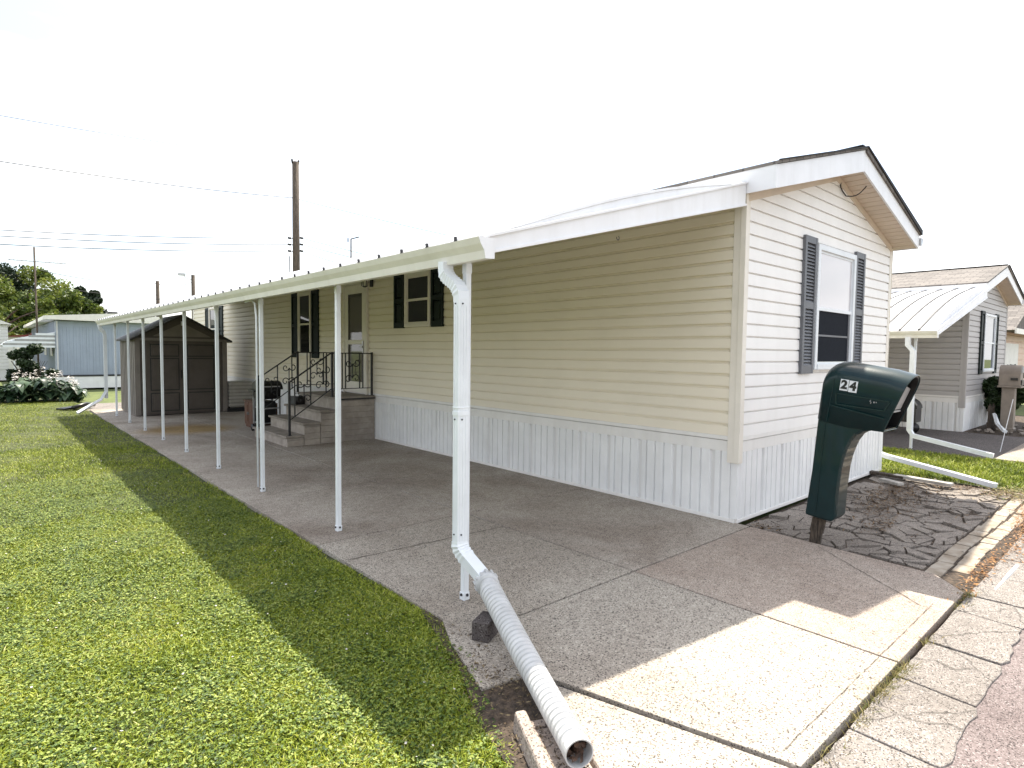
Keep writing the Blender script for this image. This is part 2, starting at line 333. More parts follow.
struct(g, 'road_edge_pavement', M['apron'], bevel=.006)
g = MB(); sheet(g, [(-14, -2.16), (14, -2.16), (14, -1.70), (-14, -1.70)], -.050); struct(g, 'gutter_soil', M['soil'])
g = MB(); sheet(g, [(-3.17, .3), (-3.22, .3), (-3.42, -.35), (-3.62, -.75), (-3.78, -1.3), (-3.85, -1.79), (-3.60, -1.79), (-3.17, -.5)], -.012); struct(g, 'bare_soil', M['soil'])
# carport slab
main = [(-3.2, 15.3), (-3.2, -.62), (-2.885, -1.79), (-.34, -1.79), (-.09, -1.57), (.03, .1), (.03, 15.3)]
tiles = [main[::-1]]
tiles = split(tiles, (-1.71, -5), (-1.71, 20))
for y in (-.14, 1.84, 3.6, 5.3, 7.2, 9.2, 11.2, 13.2): tiles = split(tiles, (-9, y), (9, y+.0))
tiles.append([(-3.185, .15), (-3.33, -.15), (-3.48, -.60), (-3.185, -.66)]); tiles.append([(-3.215, -.66), (-3.64, -1.79), (-2.90, -1.79)])
g = MB()
for p in tiles:
    cxx = sum(a[0] for a in p)/len(p); cyy = sum(a[1] for a in p)/len(p); g.cur = 1 if (cxx < -1.71 and cyy < 1.84) else (2 if cyy < -.14 else 0)
    q = inset(p, .0075)
    if len(q) >= 3: g.prism([(x, y, -.16) for x, y in q], (0, 0, .16))
struct(g, 'carport_slab', [M['concrete'], M['concrete_coarse'], M['concrete_brown']], bevel=.004)
g = MB(); sheet(g, [(-3.19, 15.25), (-3.19, -.6), (-3.5, -1.7), (-.5, -1.7), (-.2, -1.5), (.0, .05), (.0, 15.25)], -.022); struct(g, 'slab_joint_soil', M['seam'])
# cracks in the slab: narrow tar-dark slivers 4 mm above
def crackline(name, pts, wd=.006, z=.004):
    g = MB(); P_ = [Vector((x, y, z)) for x, y in pts]; vs = []; n = len(P_)
    for i, p in enumerate(P_):
        d = (P_[min(i+1, n-1)]-P_[max(i-1, 0)]).normalized(); a = Vector((-d.y, d.x, 0)); ww = wd*random.uniform(.4, 1.2)/2
        vs += [tuple(p+a*ww), tuple(p-a*ww)]
    g.add(vs, [(2*i, 2*i+1, 2*i+3, 2*i+2) for i in range(n-1)]); struct(g, name, M['soil'])
def wig(a, b, n, amp): return [(a[0]+(b[0]-a[0])*i/n+random.uniform(-amp, amp), a[1]+(b[1]-a[1])*i/n+random.uniform(-amp, amp)) for i in range(n+1)]
g = MB(); sheet(g, [(-3.3, 15.32), (.5, 15.32), (.5, 17.6), (-3.0, 17.6)], -.028); struct(g, 'rear_path', M['apron'])
crackline('slab_crack', wig((-.12, -.78), (-.82, -1.66), 26, .004))
crackline('slab_crack', wig((-3.19, 1.36), (-1.72, 1.27), 40, .008), .009)
crackline('slab_crack', wig((-2.85, -1.70), (-.72, -1.70), 60, .003), .003)
# bed of crazy paving by the end wall
def voronoi(x0, x1, y0, y1, n, seed):
    r = random.Random(seed); pts = []
    while len(pts) < n:
        c = (r.uniform(x0, x1), r.uniform(y0, y1))
        if all(math.hypot((c[0]-p[0]), (c[1]-p[1])*1.25) > .08 for p in pts): pts.append(c)
    cells = []
    for i, p in enumerate(pts):
        poly = [(x0, y0), (x1, y0), (x1, y1), (x0, y1)]
        for j, q in enumerate(pts):
            if i != j:
                n_ = (q[0]-p[0], q[1]-p[1]); poly = clip(poly, n_, (q[0]**2+q[1]**2-p[0]**2-p[1]**2)/2)
                if len(poly) < 3: break
        if len(poly) >= 3: cells.append(poly)
    return cells
g = MB(); sheet(g, [(.035, -.02), (-.05, -1.56), (-.30, -1.80), (4.6, -1.80), (4.2, .05)], -.038); struct(g, 'bed_soil', M['soil'])
g = MB(); rr = random.Random(5)
for p in voronoi(.06, 3.62, -1.465, -.06, 150, 3):
    parts = [p]
    if rr.random() < .6:
        c = (sum(a[0] for a in p)/len(p), sum(a[1] for a in p)/len(p)); an = rr.uniform(0, math.pi)
        parts = split([p], c, (c[0]+math.cos(an), c[1]+math.sin(an)))
    for q0 in parts:
        q = inset(q0, rr.uniform(.003, .012))
        if len(q) < 3 or rr.random() < .03: continue
        tx, ty, z0 = rr.uniform(-.07, .07), rr.uniform(-.07, .07), rr.uniform(-.034, -.008)
        cxx = sum(a[0] for a in q)/len(q); cyy = sum(a[1] for a in q)/len(q)
        g.add([(x, y, z0+tx*(x-cxx)+ty*(y-cyy)) for x, y in q]+[(x, y, -.08) for x, y in q],
              [tuple(range(len(q)))]+[(i, (i+1) % len(q), len(q)+(i+1) % len(q), len(q)+i) for i in range(len(q))])
struct(g, 'flagstone_paving', M['stone'], bevel=.003)
# two courses of pale bricks between the bed and the road pads
g = MB()
for row, yb in enumerate((-1.53, -1.655)):
    x = -.03+row*.1
    while x < 3.6:
        L_ = .205+rr.uniform(-.01, .01); z0 = rr.uniform(-.035, -.018)
        if x+L_ > .02 or row: g.rbox((x+L_/2+ (0 if row==0 else .12), yb+.012*math.sin(x*2)+rr.uniform(-.006, .006), z0-.03), (L_-.012, .105, .06), (rr.uniform(-.04, .04), rr.uniform(-.04, .04), rr.uniform(-.04, .04)))
        x += L_
struct(g, 'brick_edging', M['brick'], bevel=.006)
# second paving slab and neighbour's drive
g = MB(); sheet(g, [(6.45, -1.80), (10.28, -1.80), (10.28, 16), (6.45, 16)], -.022); struct(g, 'neighbour_driveway', M['asphalt2'])
g = MB(); g.prism([(6.5, -1.79, -.06), (10.2, -1.79, -.06), (10.2, -.82, -.06), (6.5, -.82, -.06)], (0, 0, .055)); struct(g, 'neighbour_driveway_apron', M['concrete'], bevel=.005)
g = MB(); sheet(g, [(10.285, -1.80), (16, -1.80), (16, .36), (10.285, .36)], -.018); struct(g, 'flower_bed_soil', M['soil'])

# ------------------------------------------------------------------ wall helpers
def frame(origin, u, w):
    """local axes: u to the right seen from outside, z up, w outward"""
    u = Vector(u); w = Vector(w)
    return Matrix(((u.x, w.x, 0, origin[0]), (u.y, w.y, 0, origin[1]), (0, 0, 1, origin[2]), (0, 0, 0, 1)))
# local coords are (u, w, z)
def siding(mb, u0, u1, z0, z1, ex=.1155, top=None, out=.024, base=0., groove=.28):
    """lap siding; top(z) -> (ul, ur) narrows laps under a gable"""
    z = z0
    while z < z1-1e-4:
        zb = min(z+ex, z1)
        a0, a1 = (u0, u1) if not top else top(z); b0, b1 = (u0, u1) if not top else top(zb)
        if a1-a0 < .01: break
        b1 = max(b1, b0+.001)
        h = zb-z
        rows = [(z, base), (z, base+out), (z+.10*h, base+out), (z+(1-groove)*h, base+out*.86), (z+(1-groove*.55)*h, base+out*.12), (zb, base+.001)]
        vs = []
        for (zz, ww) in rows:
            q0, q1 = (u0, u1) if not top else top(zz); q1 = max(q1, q0)
            vs += [(q0, ww, zz), (q1, ww, zz)]
        mb.add(vs, [(2*k, 2*k+1, 2*k+3, 2*k+2) for k in range(len(rows)-1)])
        z = zb
def skirting(mb, u0, u1, z0, z1, base=0.):
    """ribbed panels: material 0 metal, 1 perforated strip"""
    u = u0; k = 0
    def quad(a, wa, b, wb, mi):
        mb.cur = mi; mb.add([(a, base+wa, z0), (b, base+wb, z0), (b, base+wb, z1), (a, base+wa, z1)], [(0, 1, 2, 3)]); mb.cur = 0
    while u < u1-.001:
        kind = k % 4; e = min(u+.104, u1)
        if kind == 0:
            quad(u, .029, min(u+.008, e), .004, 0); quad(min(u+.008, e), .004, min(u+.050, e), .004, 1); quad(min(u+.050, e), .004, min(u+.058, e), .029, 0); quad(min(u+.058, e), .029, e, .029, 0)
        else:
            quad(u, .029, min(u+.007, e), .008, 0); quad(min(u+.007, e), .008, min(u+.014, e), .008, 0); quad(min(u+.014, e), .008, min(u+.021, e), .029, 0); quad(min(u+.021, e), .029, e, .029, 0)
        u = e; k += 1
def window(parent, F, u0, u1, z0, z1, frame_m, upper, lower, fw=.05, split_=.5, label=None, screen=False, origin=None):
    F = F@Matrix.Translation((0, .021, 0)); mb = MB(F); mb.box(u0+.01, u1-.01, -.02, .002, z0+.01, z1-.01); zm = z0+(z1-z0)*split_
    mb.box(u0, u0+fw, 0, .04, z0, z1); mb.box(u1-fw, u1, 0, .04, z0, z1); mb.box(u0+fw, u1-fw, 0, .04, z1-fw, z1); mb.box(u0+fw, u1-fw, 0, .05, z0, z0+fw)
    fr = child_local(mb.build('window', frame_m, None, bevel=.003), parent)
    if label: fr['label'] = label
    def sub(name, mt, fn):
        b = MB(F); fn(b); o = b.build(name, mt, None); o.parent = fr; return o
    sub('pane', upper, lambda b: b.box(u0+fw+.025, u1-fw-.025, .004, .014, zm+.012, z1-fw-.025))
    sub('pane', lower, lambda b: b.box(u0+fw+.025, u1-fw-.025, .003, .010, z0+fw+.025, zm-.012))
    def rail(b):
        b.box(u0+fw, u1-fw, .002, .030, zm-.018, zm+.018)
        for a, c in ((u0+fw, u0+fw+.025), (u1-fw-.025, u1-fw)): b.box(a, c, .002, .026, z0+fw, zm-.018); b.box(a, c, .002, .020, zm+.018, z1-fw)
        b.box(u0+fw+.025, u1-fw-.025, .002, .020, z1-fw-.025, z1-fw); b.box(u0+fw+.025, u1-fw-.025, .002, .026, z0+fw, z0+fw+.025)
    sub('sash', frame_m, rail)
    if screen:
        sub('insect_screen', M['screen'], lambda b: b.box(u0+fw+.03, u1-fw-.03, .0115, .0165, z0+fw+.03, zm-.02))
        def ch(b):
            b.box(u1-fw-.085, u1-fw-.065, .018, .026, z0+fw, zm-.02); b.box(u0+fw+.01, u1-fw-.085, .017, .022, z0+(zm-z0)*.55, z0+(zm-z0)*.55+.02)
        sub('screen_frame', M['shutter_grey'], ch)
    return fr
def shutter(parent, F, u0, u1, z0, z1, mt, louvre=True, label=None):
    F = F@Matrix.Translation((0, .012, 0)); mb = MB(F); st = .045
    mb.box(u0, u0+st, .006, .042, z0, z1); mb.box(u1-st, u1, .006, .042, z0, z1)
    zm = z0+(z1-z0)*.5
    for a, b in ((z0, z0+.09), (z1-.07, z1), (zm-.035, zm+.035)): mb.box(u0+st, u1-st, .006, .040, a, b)
    mb.box(u0+st, u1-st, .004, .012, z0+.09, z1-.07)
    if louvre:
        for a, b in ((z0+.09, zm-.035), (zm+.035, z1-.07)):
            n = int((b-a)/.034)
            for i in range(n):
                z = a+(i+.5)*(b-a)/n; h = (b-a)/n
                mb.add([(u0+st, .036, z-h*.45), (u1-st, .036, z-h*.45), (u1-st, .014, z+h*.4), (u0+st, .014, z+h*.4), (u0+st, .036, z-h*.62), (u1-st, .036, z-h*.62)], [(0, 1, 2, 3), (4, 5, 1, 0)])
    else:
        for a, b in ((z0+.09, zm-.035), (zm+.035, z1-.07)): mb.box(u0+st+.03, u1-st-.03, .012, .030, a+.03, b-.03)
    o = child_local(mb.build('shutter', mt, None), parent)
    if label: o['label'] = label
    return o

# ------------------------------------------------------------------ a single-wide home
def home(name, label, X0, Y0, LEN, W, long_m, end_m, skirt_m, zs=.655, pitch=.287, ze=3.15):
    H = empty(name, (X0, Y0, 0), label, 'mobile home')
    XR = X0+W/2+.03
    zr = lambda x: ze+pitch*(x-(X0-.03)) if x < XR else ze+pitch*(XR-(X0-.03))-pitch*(x-XR)
    zt = lambda x: zr(x)-.165
    FL = frame((X0, Y0, 0), (0, -1, 0), (-1, 0, 0))       # long wall: u = -(y-Y0)
    FE = frame((X0, Y0, 0), (1, 0, 0), (0, -1, 0))        # end wall
    FR = frame((X0+W, Y0, 0), (0, 1, 0), (1, 0, 0))
    FB = frame((X0+W, Y0+LEN, 0), (-1, 0, 0), (0, 1, 0))
    zb = zs+.145
    mb = MB(FL); siding(mb, -LEN+.04, -.045, zb, ze-.16); P(mb, 'side_wall', long_m, H)
    mb = MB(FR); siding(mb, .04, LEN-.04, zb, ze-.16); P(mb, 'side_wall', long_m, H)
    def top(z, W=W):
        l, r = .045, W-.045; zz = z-.0
        s = (zz-zt(X0))/pitch
        if s > l: l = s
        s2 = (zz-zt(X0+W))/pitch
        if s2 > W-r: r = W-s2
        if r < l: l = r = (l+r)/2
        return l, r
    mb = MB(FE); siding(mb, 0, W, zb, 3.62, top=top, groove=.15); P(mb, 'end_wall', end_m, H)
    mb = MB(FB); siding(mb, 0, W, zb, 3.62, top=top); P(mb, 'end_wall', end_m, H)
    # core behind the siding, so nothing is hollow
    mb = MB(); c = .03
    mb.prism([(X0+c, Y0+c, .02), (X0+W-c, Y0+c, .02), (X0+W-c, Y0+c, zt(X0+W)-.0), (XR, Y0+c, zt(XR)), (X0+c, Y0+c, zt(X0))], (0, LEN-2*c, 0)); P(mb, 'wall_core', end_m, H)
    # skirting with top band and bottom rail
    for F, L_, a in ((FL, LEN, -1), (FE, W, 1), (FR, LEN, 1), (FB, W, 1)):
        u0, u1 = (-L_, 0) if a < 0 else (0, L_)
        mb = MB(F); skirting(mb, u0+.03, u1-.03, .03, zs, base=-.010); P(mb, 'skirting', [skirt_m, M['vent']], H)
        mb = MB(F); mb.box(u0, u1, -.02, .022, 0, .035); mb.box(u0+.0, u1-.0, -.02, .016, zs-.004, zs+.10); mb.box(u0, u1, -.02, .024, zs+.105, zb)
        P(mb, 'band_trim', M['bandwhite'], H, bevel=.004)
    mb = MB()      # corner posts
    for (x, y, sx, sy) in ((X0, Y0, -1, -1), (X0+W, Y0, 1, -1), (X0, Y0+LEN, -1, 1), (X0+W, Y0+LEN, 1, 1)):
        q = MB(); q.box(x+sx*.028, x-sx*.05, y+sy*.028, y+sy*.014, zs-.10, ze-.165); q.box(x+sx*.028, x+sx*.014, y+sy*.0135, y-sy*.085, zs-.10, ze-.165)
        q.box(x+sx*.034, x+sx*.0282, y+sy*.034, y-sy*.02, zs-.10, ze-.17)
        P(q, 'corner_trim', M['trimtan'] if long_m is M['siding'] else M['siding_grey'], H, bevel=.003)
        q = MB(); q.box(x+sx*.016, x-sx*.09, y+sy*.016, y-sy*.05, .036, zs-.006); P(q, 'skirting_corner', skirt_m, H, bevel=.003)
    # roof
    ya, yb2 = Y0-.30, Y0+LEN+.3
    xl, xr = X0-.04, X0+W+.12
    mb = MB(); t = .062
    mb.prism([(xl-.02, ya-.02, zr(xl-.02)+.035), (XR, ya-.02, zr(XR)+.035), (XR, ya-.02, zr(XR)+t), (xl-.02, ya-.02, zr(xl-.02)+t)], (0, yb2-ya+.04, 0))
    mb.prism([(XR, ya-.02, zr(XR)+.004), (xr+.02, ya-.02, zr(xr+.02)+.004), (xr+.02, ya-.02, zr(xr+.02)+t), (XR, ya-.02, zr(XR)+t)], (0, yb2-ya+.04, 0))
    roof = P(mb, 'roof', M['shingles'], H)
    q = MB(); q.prism([(xl-.025, ya-.034, zr(xl)+t-.008), (XR, ya-.034, zr(XR)+t-.010), (xr+.025, ya-.034, zr(xr)+.004), (xr+.025, ya-.034, zr(xr)+t+.004), (XR, ya-.034, zr(XR)+t+.006), (xl-.025, ya-.034, zr(xl)+t+.002)], (0, .012, 0))
    q.bar((XR, ya, zr(XR)+t+.004), (XR, yb2, zr(XR)+t+.004), .16, .012)
    S(q, 'roof_edge', M['shingle_edge'], roof, loc=None).matrix_parent_inverse = Matrix.Identity(4)
    for s in (0, 1):
        yy = ya if s == 0 else yb2-.02
        mb = MB()
        mb.prism([(xl, yy, zt(xl)-.004), (XR, yy, zt(XR)-.03), (XR, yy, zr(XR)+.030), (xl, yy, zr(xl)+.030)], (0, .02, 0)); P(mb, 'rake_fascia', M['white'], H)
        mb = MB(); mb.prism([(XR+.001, yy, zt(XR)-.03), (xr, yy, zt(xr)-.004), (xr, yy, zr(xr)+.012), (XR+.001, yy, zr(XR)+.030)], (0, .02, 0)); P(mb, 'rake_fascia', M['white'], H)
        mb = MB(); y0, y1 = (ya+.021, Y0-.0) if s == 0 else (Y0+LEN, yb2-.021)
        # ribbed soffit following the rake
        n = 0
        for (xa, xb) in ((xl+.01, XR), (XR, xr-.01)):
            k = int((xb-xa)/.10)
            for i in range(k):
                a = xa+(xb-xa)*i/k; b = xa+(xb-xa)*(i+1)/k; mm_ = a+(b-a)*.86
                mb.prism([(a, y0, zt(a)), (mm_, y0, zt(mm_)), (mm_, y0, zt(mm_)+.012), (a, y0, zt(a)+.012)], (0, y1-y0, 0))
                mb.prism([(mm_, y0, zt(mm_)+.007), (b, y0, zt(b)+.007), (b, y0, zt(b)+.014), (mm_, y0, zt(mm_)+.014)], (0, y1-y0, 0))
        P(mb, 'soffit', M['soffit'], H)
    # frieze trim where wall meets soffit
    mb = MB(); mb.prism([(X0+.02, Y0-.032, zt(X0+.02)-.075), (XR, Y0-.032, zt(XR)-.075), (XR, Y0-.032, zt(XR)-.002), (X0+.02, Y0-.032, zt(X0+.02)-.002)], (0, .028, 0))
    mb.prism([(XR+.0, Y0-.032, zt(XR)-.075), (X0+W-.02, Y0-.032, zt(X0+W-.02)-.075), (X0+W-.02, Y0-.032, zt(X0+W-.02)-.002), (XR, Y0-.032, zt(XR)-.002)], (0, .028, 0)); P(mb, 'frieze_trim', M['soffit'], H)
    # eave fascias running along the sides
    mb = MB(); mb.box(xl-.014, xl, ya+.0, yb2, zt(xl)-.004, zr(xl)+.030); P(mb, 'eave_fascia', M['white'], H)
    mb = MB(); mb.box(xl+.002, X0-.002, Y0-.28, yb2-.03, zt(xl)+.002, zt(xl)+.012); mb.box(X0+W+.002, xr-.002, Y0-.0, yb2-.03, zt(xr)+.002, zt(xr)+.012); P(mb, 'soffit', M['soffit'], H)
    mb = MB(); mb.box(xr, xr+.014, ya, yb2, zt(xr)-.004, zr(xr)-.008); P(mb, 'eave_fascia', M['white'], H)
    mb = MB(); mb.prism([(xr+.016, ya-.02, zr(xr)-.13), (xr+.085, ya-.02, zr(xr)-.13), (xr+.125, ya-.02, zr(xr)-.03), (xr+.016, ya-.02, zr(xr)-.03)], (0, LEN+.5, 0)); P(mb, 'gutter', M['steel'], H)
    return H, FL, FE, zr, zt

H, FL, FE, zr, zt = home('mobile_home', 'long cream sided mobile home with white ribbed skirting and attached carport', 0, 0, 18.6, 3.97, M['siding'], M['siding_end'], M['skirt'])
# openings of the long wall (u = -y)
window(H, FL, -5.68, -4.95, 1.93, 2.78, M['trimtan'], M['glass'], M['glass'], fw=.055)
shutter(H, FL, -6.02, -5.72, 1.92, 2.80, M['shutter_dark'], False); shutter(H, FL, -4.93, -4.63, 1.92, 2.80, M['shutter_dark'], False)
window(H, FL, -10.02, -9.36, 1.42, 2.76, M['trimtan'], M['glass'], M['glass'], fw=.05)
shutter(H, FL, -10.38, -10.06, 1.38, 2.77, M['shutter_dark'], False); shutter(H, FL, -9.32, -9.00, 1.38, 2.77, M['shutter_dark'], False)
window(H, FL, -16.75, -15.85, 1.5, 2.76, M['trimtan'], M['glass'], M['glass'], fw=.05)
shutter(H, FL, -17.15, -16.82, 1.45, 2.77, M['shutter_dark'], False); shutter(H, FL, -15.78, -15.42, 1.45, 2.77, M['shutter_dark'], False)
# front window of the end wall
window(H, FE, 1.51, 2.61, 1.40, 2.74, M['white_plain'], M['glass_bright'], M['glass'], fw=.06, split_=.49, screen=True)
shutter(H, FE, 1.19, 1.49, 1.36, 2.79, M['shutter_grey']); shutter(H, FE, 2.63, 2.93, 1.36, 2.79, M['shutter_grey'])
# storm door
FL0 = FL; FL = FL@Matrix.Translation((0, .021, 0))
mb = MB(FL); u0, u1 = -7.84, -6.93
mb.box(u0+.01, u1-.01, -.02, .0015, .76, 2.78)
mb.box(u0, u0+.05, 0, .045, .76, 2.79); mb.box(u1-.05, u1, 0, .045, .76, 2.79); mb.box(u0+.05, u1-.05, 0, .045, 2.74, 2.79)
P(mb, 'door_frame', M['trimtan'], H, bevel=.003)
mb = MB(FL); a, b = u0+.055, u1-.055
mb.box(a, a+.13, .002, .035, .78, 2.735); mb.box(b-.13, b, .002, .035, .78, 2.735); mb.box(a+.13, b-.13, .002, .035, 2.58, 2.735); mb.box(a+.13, b-.13, .002, .035, 1.66, 1.74); mb.box(a+.13, b-.13, .002, .035, .78, .98)
door = P(mb, 'storm_door', M['trimtan'], H, bevel=.003)
def dsub(name, mt, fn):
    q = MB(FL); fn(q); o = q.build(name, mt, None); o.parent = door
dsub('pane', M['glass_curtain'], lambda q: q.box(a+.13, b-.13, .006, .014, 1.74, 2.58))
dsub('pane', M['glass_curtain'], lambda q: q.box(a+.13, b-.13, .006, .014, .98, 1.66))
dsub('handle', M['steel'], lambda q: (q.box(b-.10, b-.06, .036, .05, 1.50, 1.72), q.box(b-.15, b-.06, .05, .07, 1.60, 1.63)))
dsub('pane_grille', M['iron'], lambda q: (q.box(a+.125, a+.135, .016, .03, .98, 2.58), q.box(a+.13, b-.13, .016, .03, 2.53, 2.545)))
# porch lantern beside the door
mb = MB(FL); mb.box(-6.84, -6.74, .012, .03, 2.66, 2.86); mb.tube([(-6.79, .03, 2.80), (-6.79, .10, 2.84), (-6.79, .15, 2.82)], .008, 6)
for k in range(6):
    t = k*math.pi/3; mb.bar((-6.79+.05*math.cos(t), .15+.05*math.sin(t), 2.66), (-6.79+.062*math.cos(t), .15+.062*math.sin(t), 2.78), .008)
mb.tube([(-6.79, .15, 2.64), (-6.79, .15, 2.66), (-6.79, .15, 2.661)], .05, 6, rs=[.02, .052, .05]); mb.tube([(-6.79, .15, 2.78), (-6.79, .15, 2.81), (-6.79, .15, 2.84)], .05, 6, rs=[.075, .045, .008])
P(mb, 'porch_lantern', M['iron'], H)
# cable loop under the gable soffit, and conduit
mb = MB(); A_ = at(876, 171, 'y', -.28); B_ = at(846, 196, 'y', -.04); C_ = at(841, 183, 'y', -.03)
pts = []
for i in range(15):
    t = i/14; p = A_.lerp(B_, t); p.z -= .10*math.sin(math.pi*t); pts.append(p)
for i in range(1, 8): t = i/7; p = B_.lerp(C_, t); p.x -= .07*math.sin(math.pi*t); pts.append(p)
mb.tube(pts, .0065, 6); P(mb, 'hanging_cable', M['wire'], H)

# ------------------------------------------------------------------ a carport
def carport(name, label, XH, ZH, XG, ZG, y0, y1, Y_posts, ribstep, post_m, gut_m, roof_m, bow=.072, pz=None, dark_seams=False):
    K = empty(name, (XG, y0, 0), label, 'carport')
    zs = lambda x: ZG+(ZH-ZG)*(x-XG)/(XH-XG)+bow*math.sin(math.pi*(x-XG)/(XH-XG))
    zl = lambda x: ZG+(ZH-ZG)*(x-XG)/(XH-XG)
    n = 16; xs = [XG+(XH-XG)*i/n for i in range(n+1)]
    mb = MB(); vs = [(x, y, zs(x)+h) for h in (0, .02) for y in (y0-.02, y1) for x in xs]; m_ = n+1
    fs = []
    for i in range(n):
        fs += [(i, i+1, m_+i+1, m_+i), (2*m_+i, 2*m_+i+1, 3*m_+i+1, 3*m_+i), (i, i+1, 2*m_+i+1, 2*m_+i), (m_+i, m_+i+1, 3*m_+i+1, 3*m_+i)]
    fs += [(0, m_, 3*m_, 2*m_), (n, m_+n, 3*m_+n, 2*m_+n)]
    mb.add(vs, fs); P(mb, 'roof_panel', roof_m, K)
    ribs = []
    y = y0+.2; rw = .024 if dark_seams else .012
    while y < y1:
        mb = MB()
        pr = []
        for h, lo in ((.034, 0), (.018, 1)): pass
        vs = []
        for i in range(n+1): vs += [(xs[i], y-rw, zs(xs[i])+.018), (xs[i], y+rw, zs(xs[i])+.018), (xs[i], y+rw*.7, zs(xs[i])+.036), (xs[i], y-rw*.7, zs(xs[i])+.036)]
        mb.add(vs, [(4*i+a, 4*i+(a+1) % 4, 4*i+4+(a+1) % 4, 4*i+4+a) for i in range(n) for a in range(4)]+[(0, 1, 2, 3), (4*n+3, 4*n+2, 4*n+1, 4*n)])
        r_ = P(mb, 'roof_rib', M['seam'] if dark_seams else roof_m, K)
        caps = MB(); caps.box(xs[0]-.012, xs[0], y-.008, y+.008, zs(xs[0])+.010, zs(xs[0])+.036); S(caps, 'rib_cap', M['seam'], r_)
        y += ribstep
    # curved closing strip between sheet and fascia beam, front end
    mb = MB()
    for i in range(n):
        xa, xb = xs[i], xs[i+1]
        mb.add([(xa, y0-.012, zl(xa)-.01), (xb, y0-.012, zl(xb)-.01), (xb, y0-.012, zs(xb)-.002), (xa, y0-.012, zs(xa)-.002)], [(0, 1, 2, 3)])
    P(mb, 'closing_strip', M['white'], K)
    # fascia beam across the front (deeper towards the house)
    mb = MB(); D = lambda x: .095+.10*(x-XG)/(XH-XG)
    mb.prism([(XG+.05, y0-.035, zl(XG+.05)-D(XG)), (XH-.002, y0-.035, zl(XH)-D(XH)), (XH-.002, y0-.035, zl(XH)-.002), (XG+.05, y0-.035, zl(XG+.05)-.002)], (0, .022, 0))
    mb.prism([(XG+.05, y0-.047, zl(XG+.05)-D(XG)-.002), (XH-.002, y0-.047, zl(XH)-D(XH)-.002), (XH-.002, y0-.047, zl(XH)-D(XH)+.016), (XG+.05, y0-.047, zl(XG+.05)-D(XG)+.016)], (0, .034, 0))
    mb.prism([(XG+.02, y0-.052, zl(XG+.02)-.004), (XH-.002, y0-.052, zl(XH)-.004), (XH-.002, y0-.052, zl(XH)+.014), (XG+.02, y0-.052, zl(XG+.02)+.014)], (0, .038, 0))
    P(mb, 'fascia_beam', M['white'], K, bevel=.002)
    mb = MB(); mb.prism([(XG+.05, y1-.03, zl(XG+.05)-D(XG)), (XH-.002, y1-.03, zl(XH)-D(XH)), (XH-.002, y1-.03, zl(XH)-.002), (XG+.05, y1-.03, zl(XG+.05)-.002)], (0, .022, 0)); P(mb, 'fascia_beam', M['white'], K)
    # eave beam above the posts, wall ledger
    mb = MB(); mb.box(XG+.12, XG+.16, y0+.06, y1-.04, ZG-.07, ZG+.01); P(mb, 'eave_beam', M['white_plain'], K)
    mb = MB(); mb.box(XH-.06, XH-.005, y0, y1-.04, zl(XH)-.12, zl(XH)-.02); P(mb, 'wall_ledger', M['white_plain'], K)
    # K-style gutter
    prof = [(.0, .005), (.0, -.11), (-.065, -.115), (-.075, -.07), (-.10, -.035), (-.115, .0), (-.108, .0), (-.094, -.03), (-.069, -.065), (-.06, -.108), (-.006, -.104), (-.006, .005)]
    mb = MB(); mb.prism([(XG+.075+a, y0-.06, ZG+b) for a, b in prof], (0, y1-y0+.06, 0))
    gut = P(mb, 'gutter', gut_m, K)
    e = MB(); e.prism([(XG+.075+a, y0-.064, ZG+b) for a, b in prof[:6]], (0, .0035, 0)); S(e, 'end_cap', M['white'], gut)
    for (px_, py_) in Y_posts:
        mb = MB(); t = .019; zt_ = ZG-.07+(.06 if px_ > XG+.25 else 0)
        mb.box(px_-t, px_+t, py_-t, py_+t, 0, zt_); mb.box(px_-t-.004, px_+t+.004, py_-t-.004, py_+t+.004, 0.001, .05); mb.box(px_-t-.003, px_+t+.003, py_-t-.003, py_+t+.003, zt_-.09, zt_-.03)
        po = P(mb, 'post', post_m, K, bevel=.003)
        q = MB(); q.tube([(px_-t-.012, py_, .035), (px_-t-.003, py_, .035)], .009, 6); q.tube([(px_, py_-t-.012, .035), (px_, py_-t-.003, .035)], .009, 6); S(q, 'bolt', M['seam'], po)
    return K, zs
posts = [(-2.93, .25), (-2.9, 2.08), (-2.9, 3.93), (-2.9, 5.55), (-2.9, 7.17), (-2.9, 8.70), (-2.9, 10.2), (-2.9, 11.75), (-2.9, 13.35)]
K, zs_c = carport('carport', 'white metal carport roof on thin square posts along the cream home', -.06, 3.065, -3.05, 2.185, 0, 14.85, posts, .301, M['white_plain'], M['cream_metal'], M['white'])
# hook under the front beam
mb = MB(); c = at(618, 238, 'y', -.03); mb.tube([(c.x+.014*math.cos(t), c.y, c.z+.014*math.sin(t)) for t in [i*math.pi*1.5/9-math.pi*1.15 for i in range(10)]], .003, 5); P(mb, 'hook', M['seam'], K)
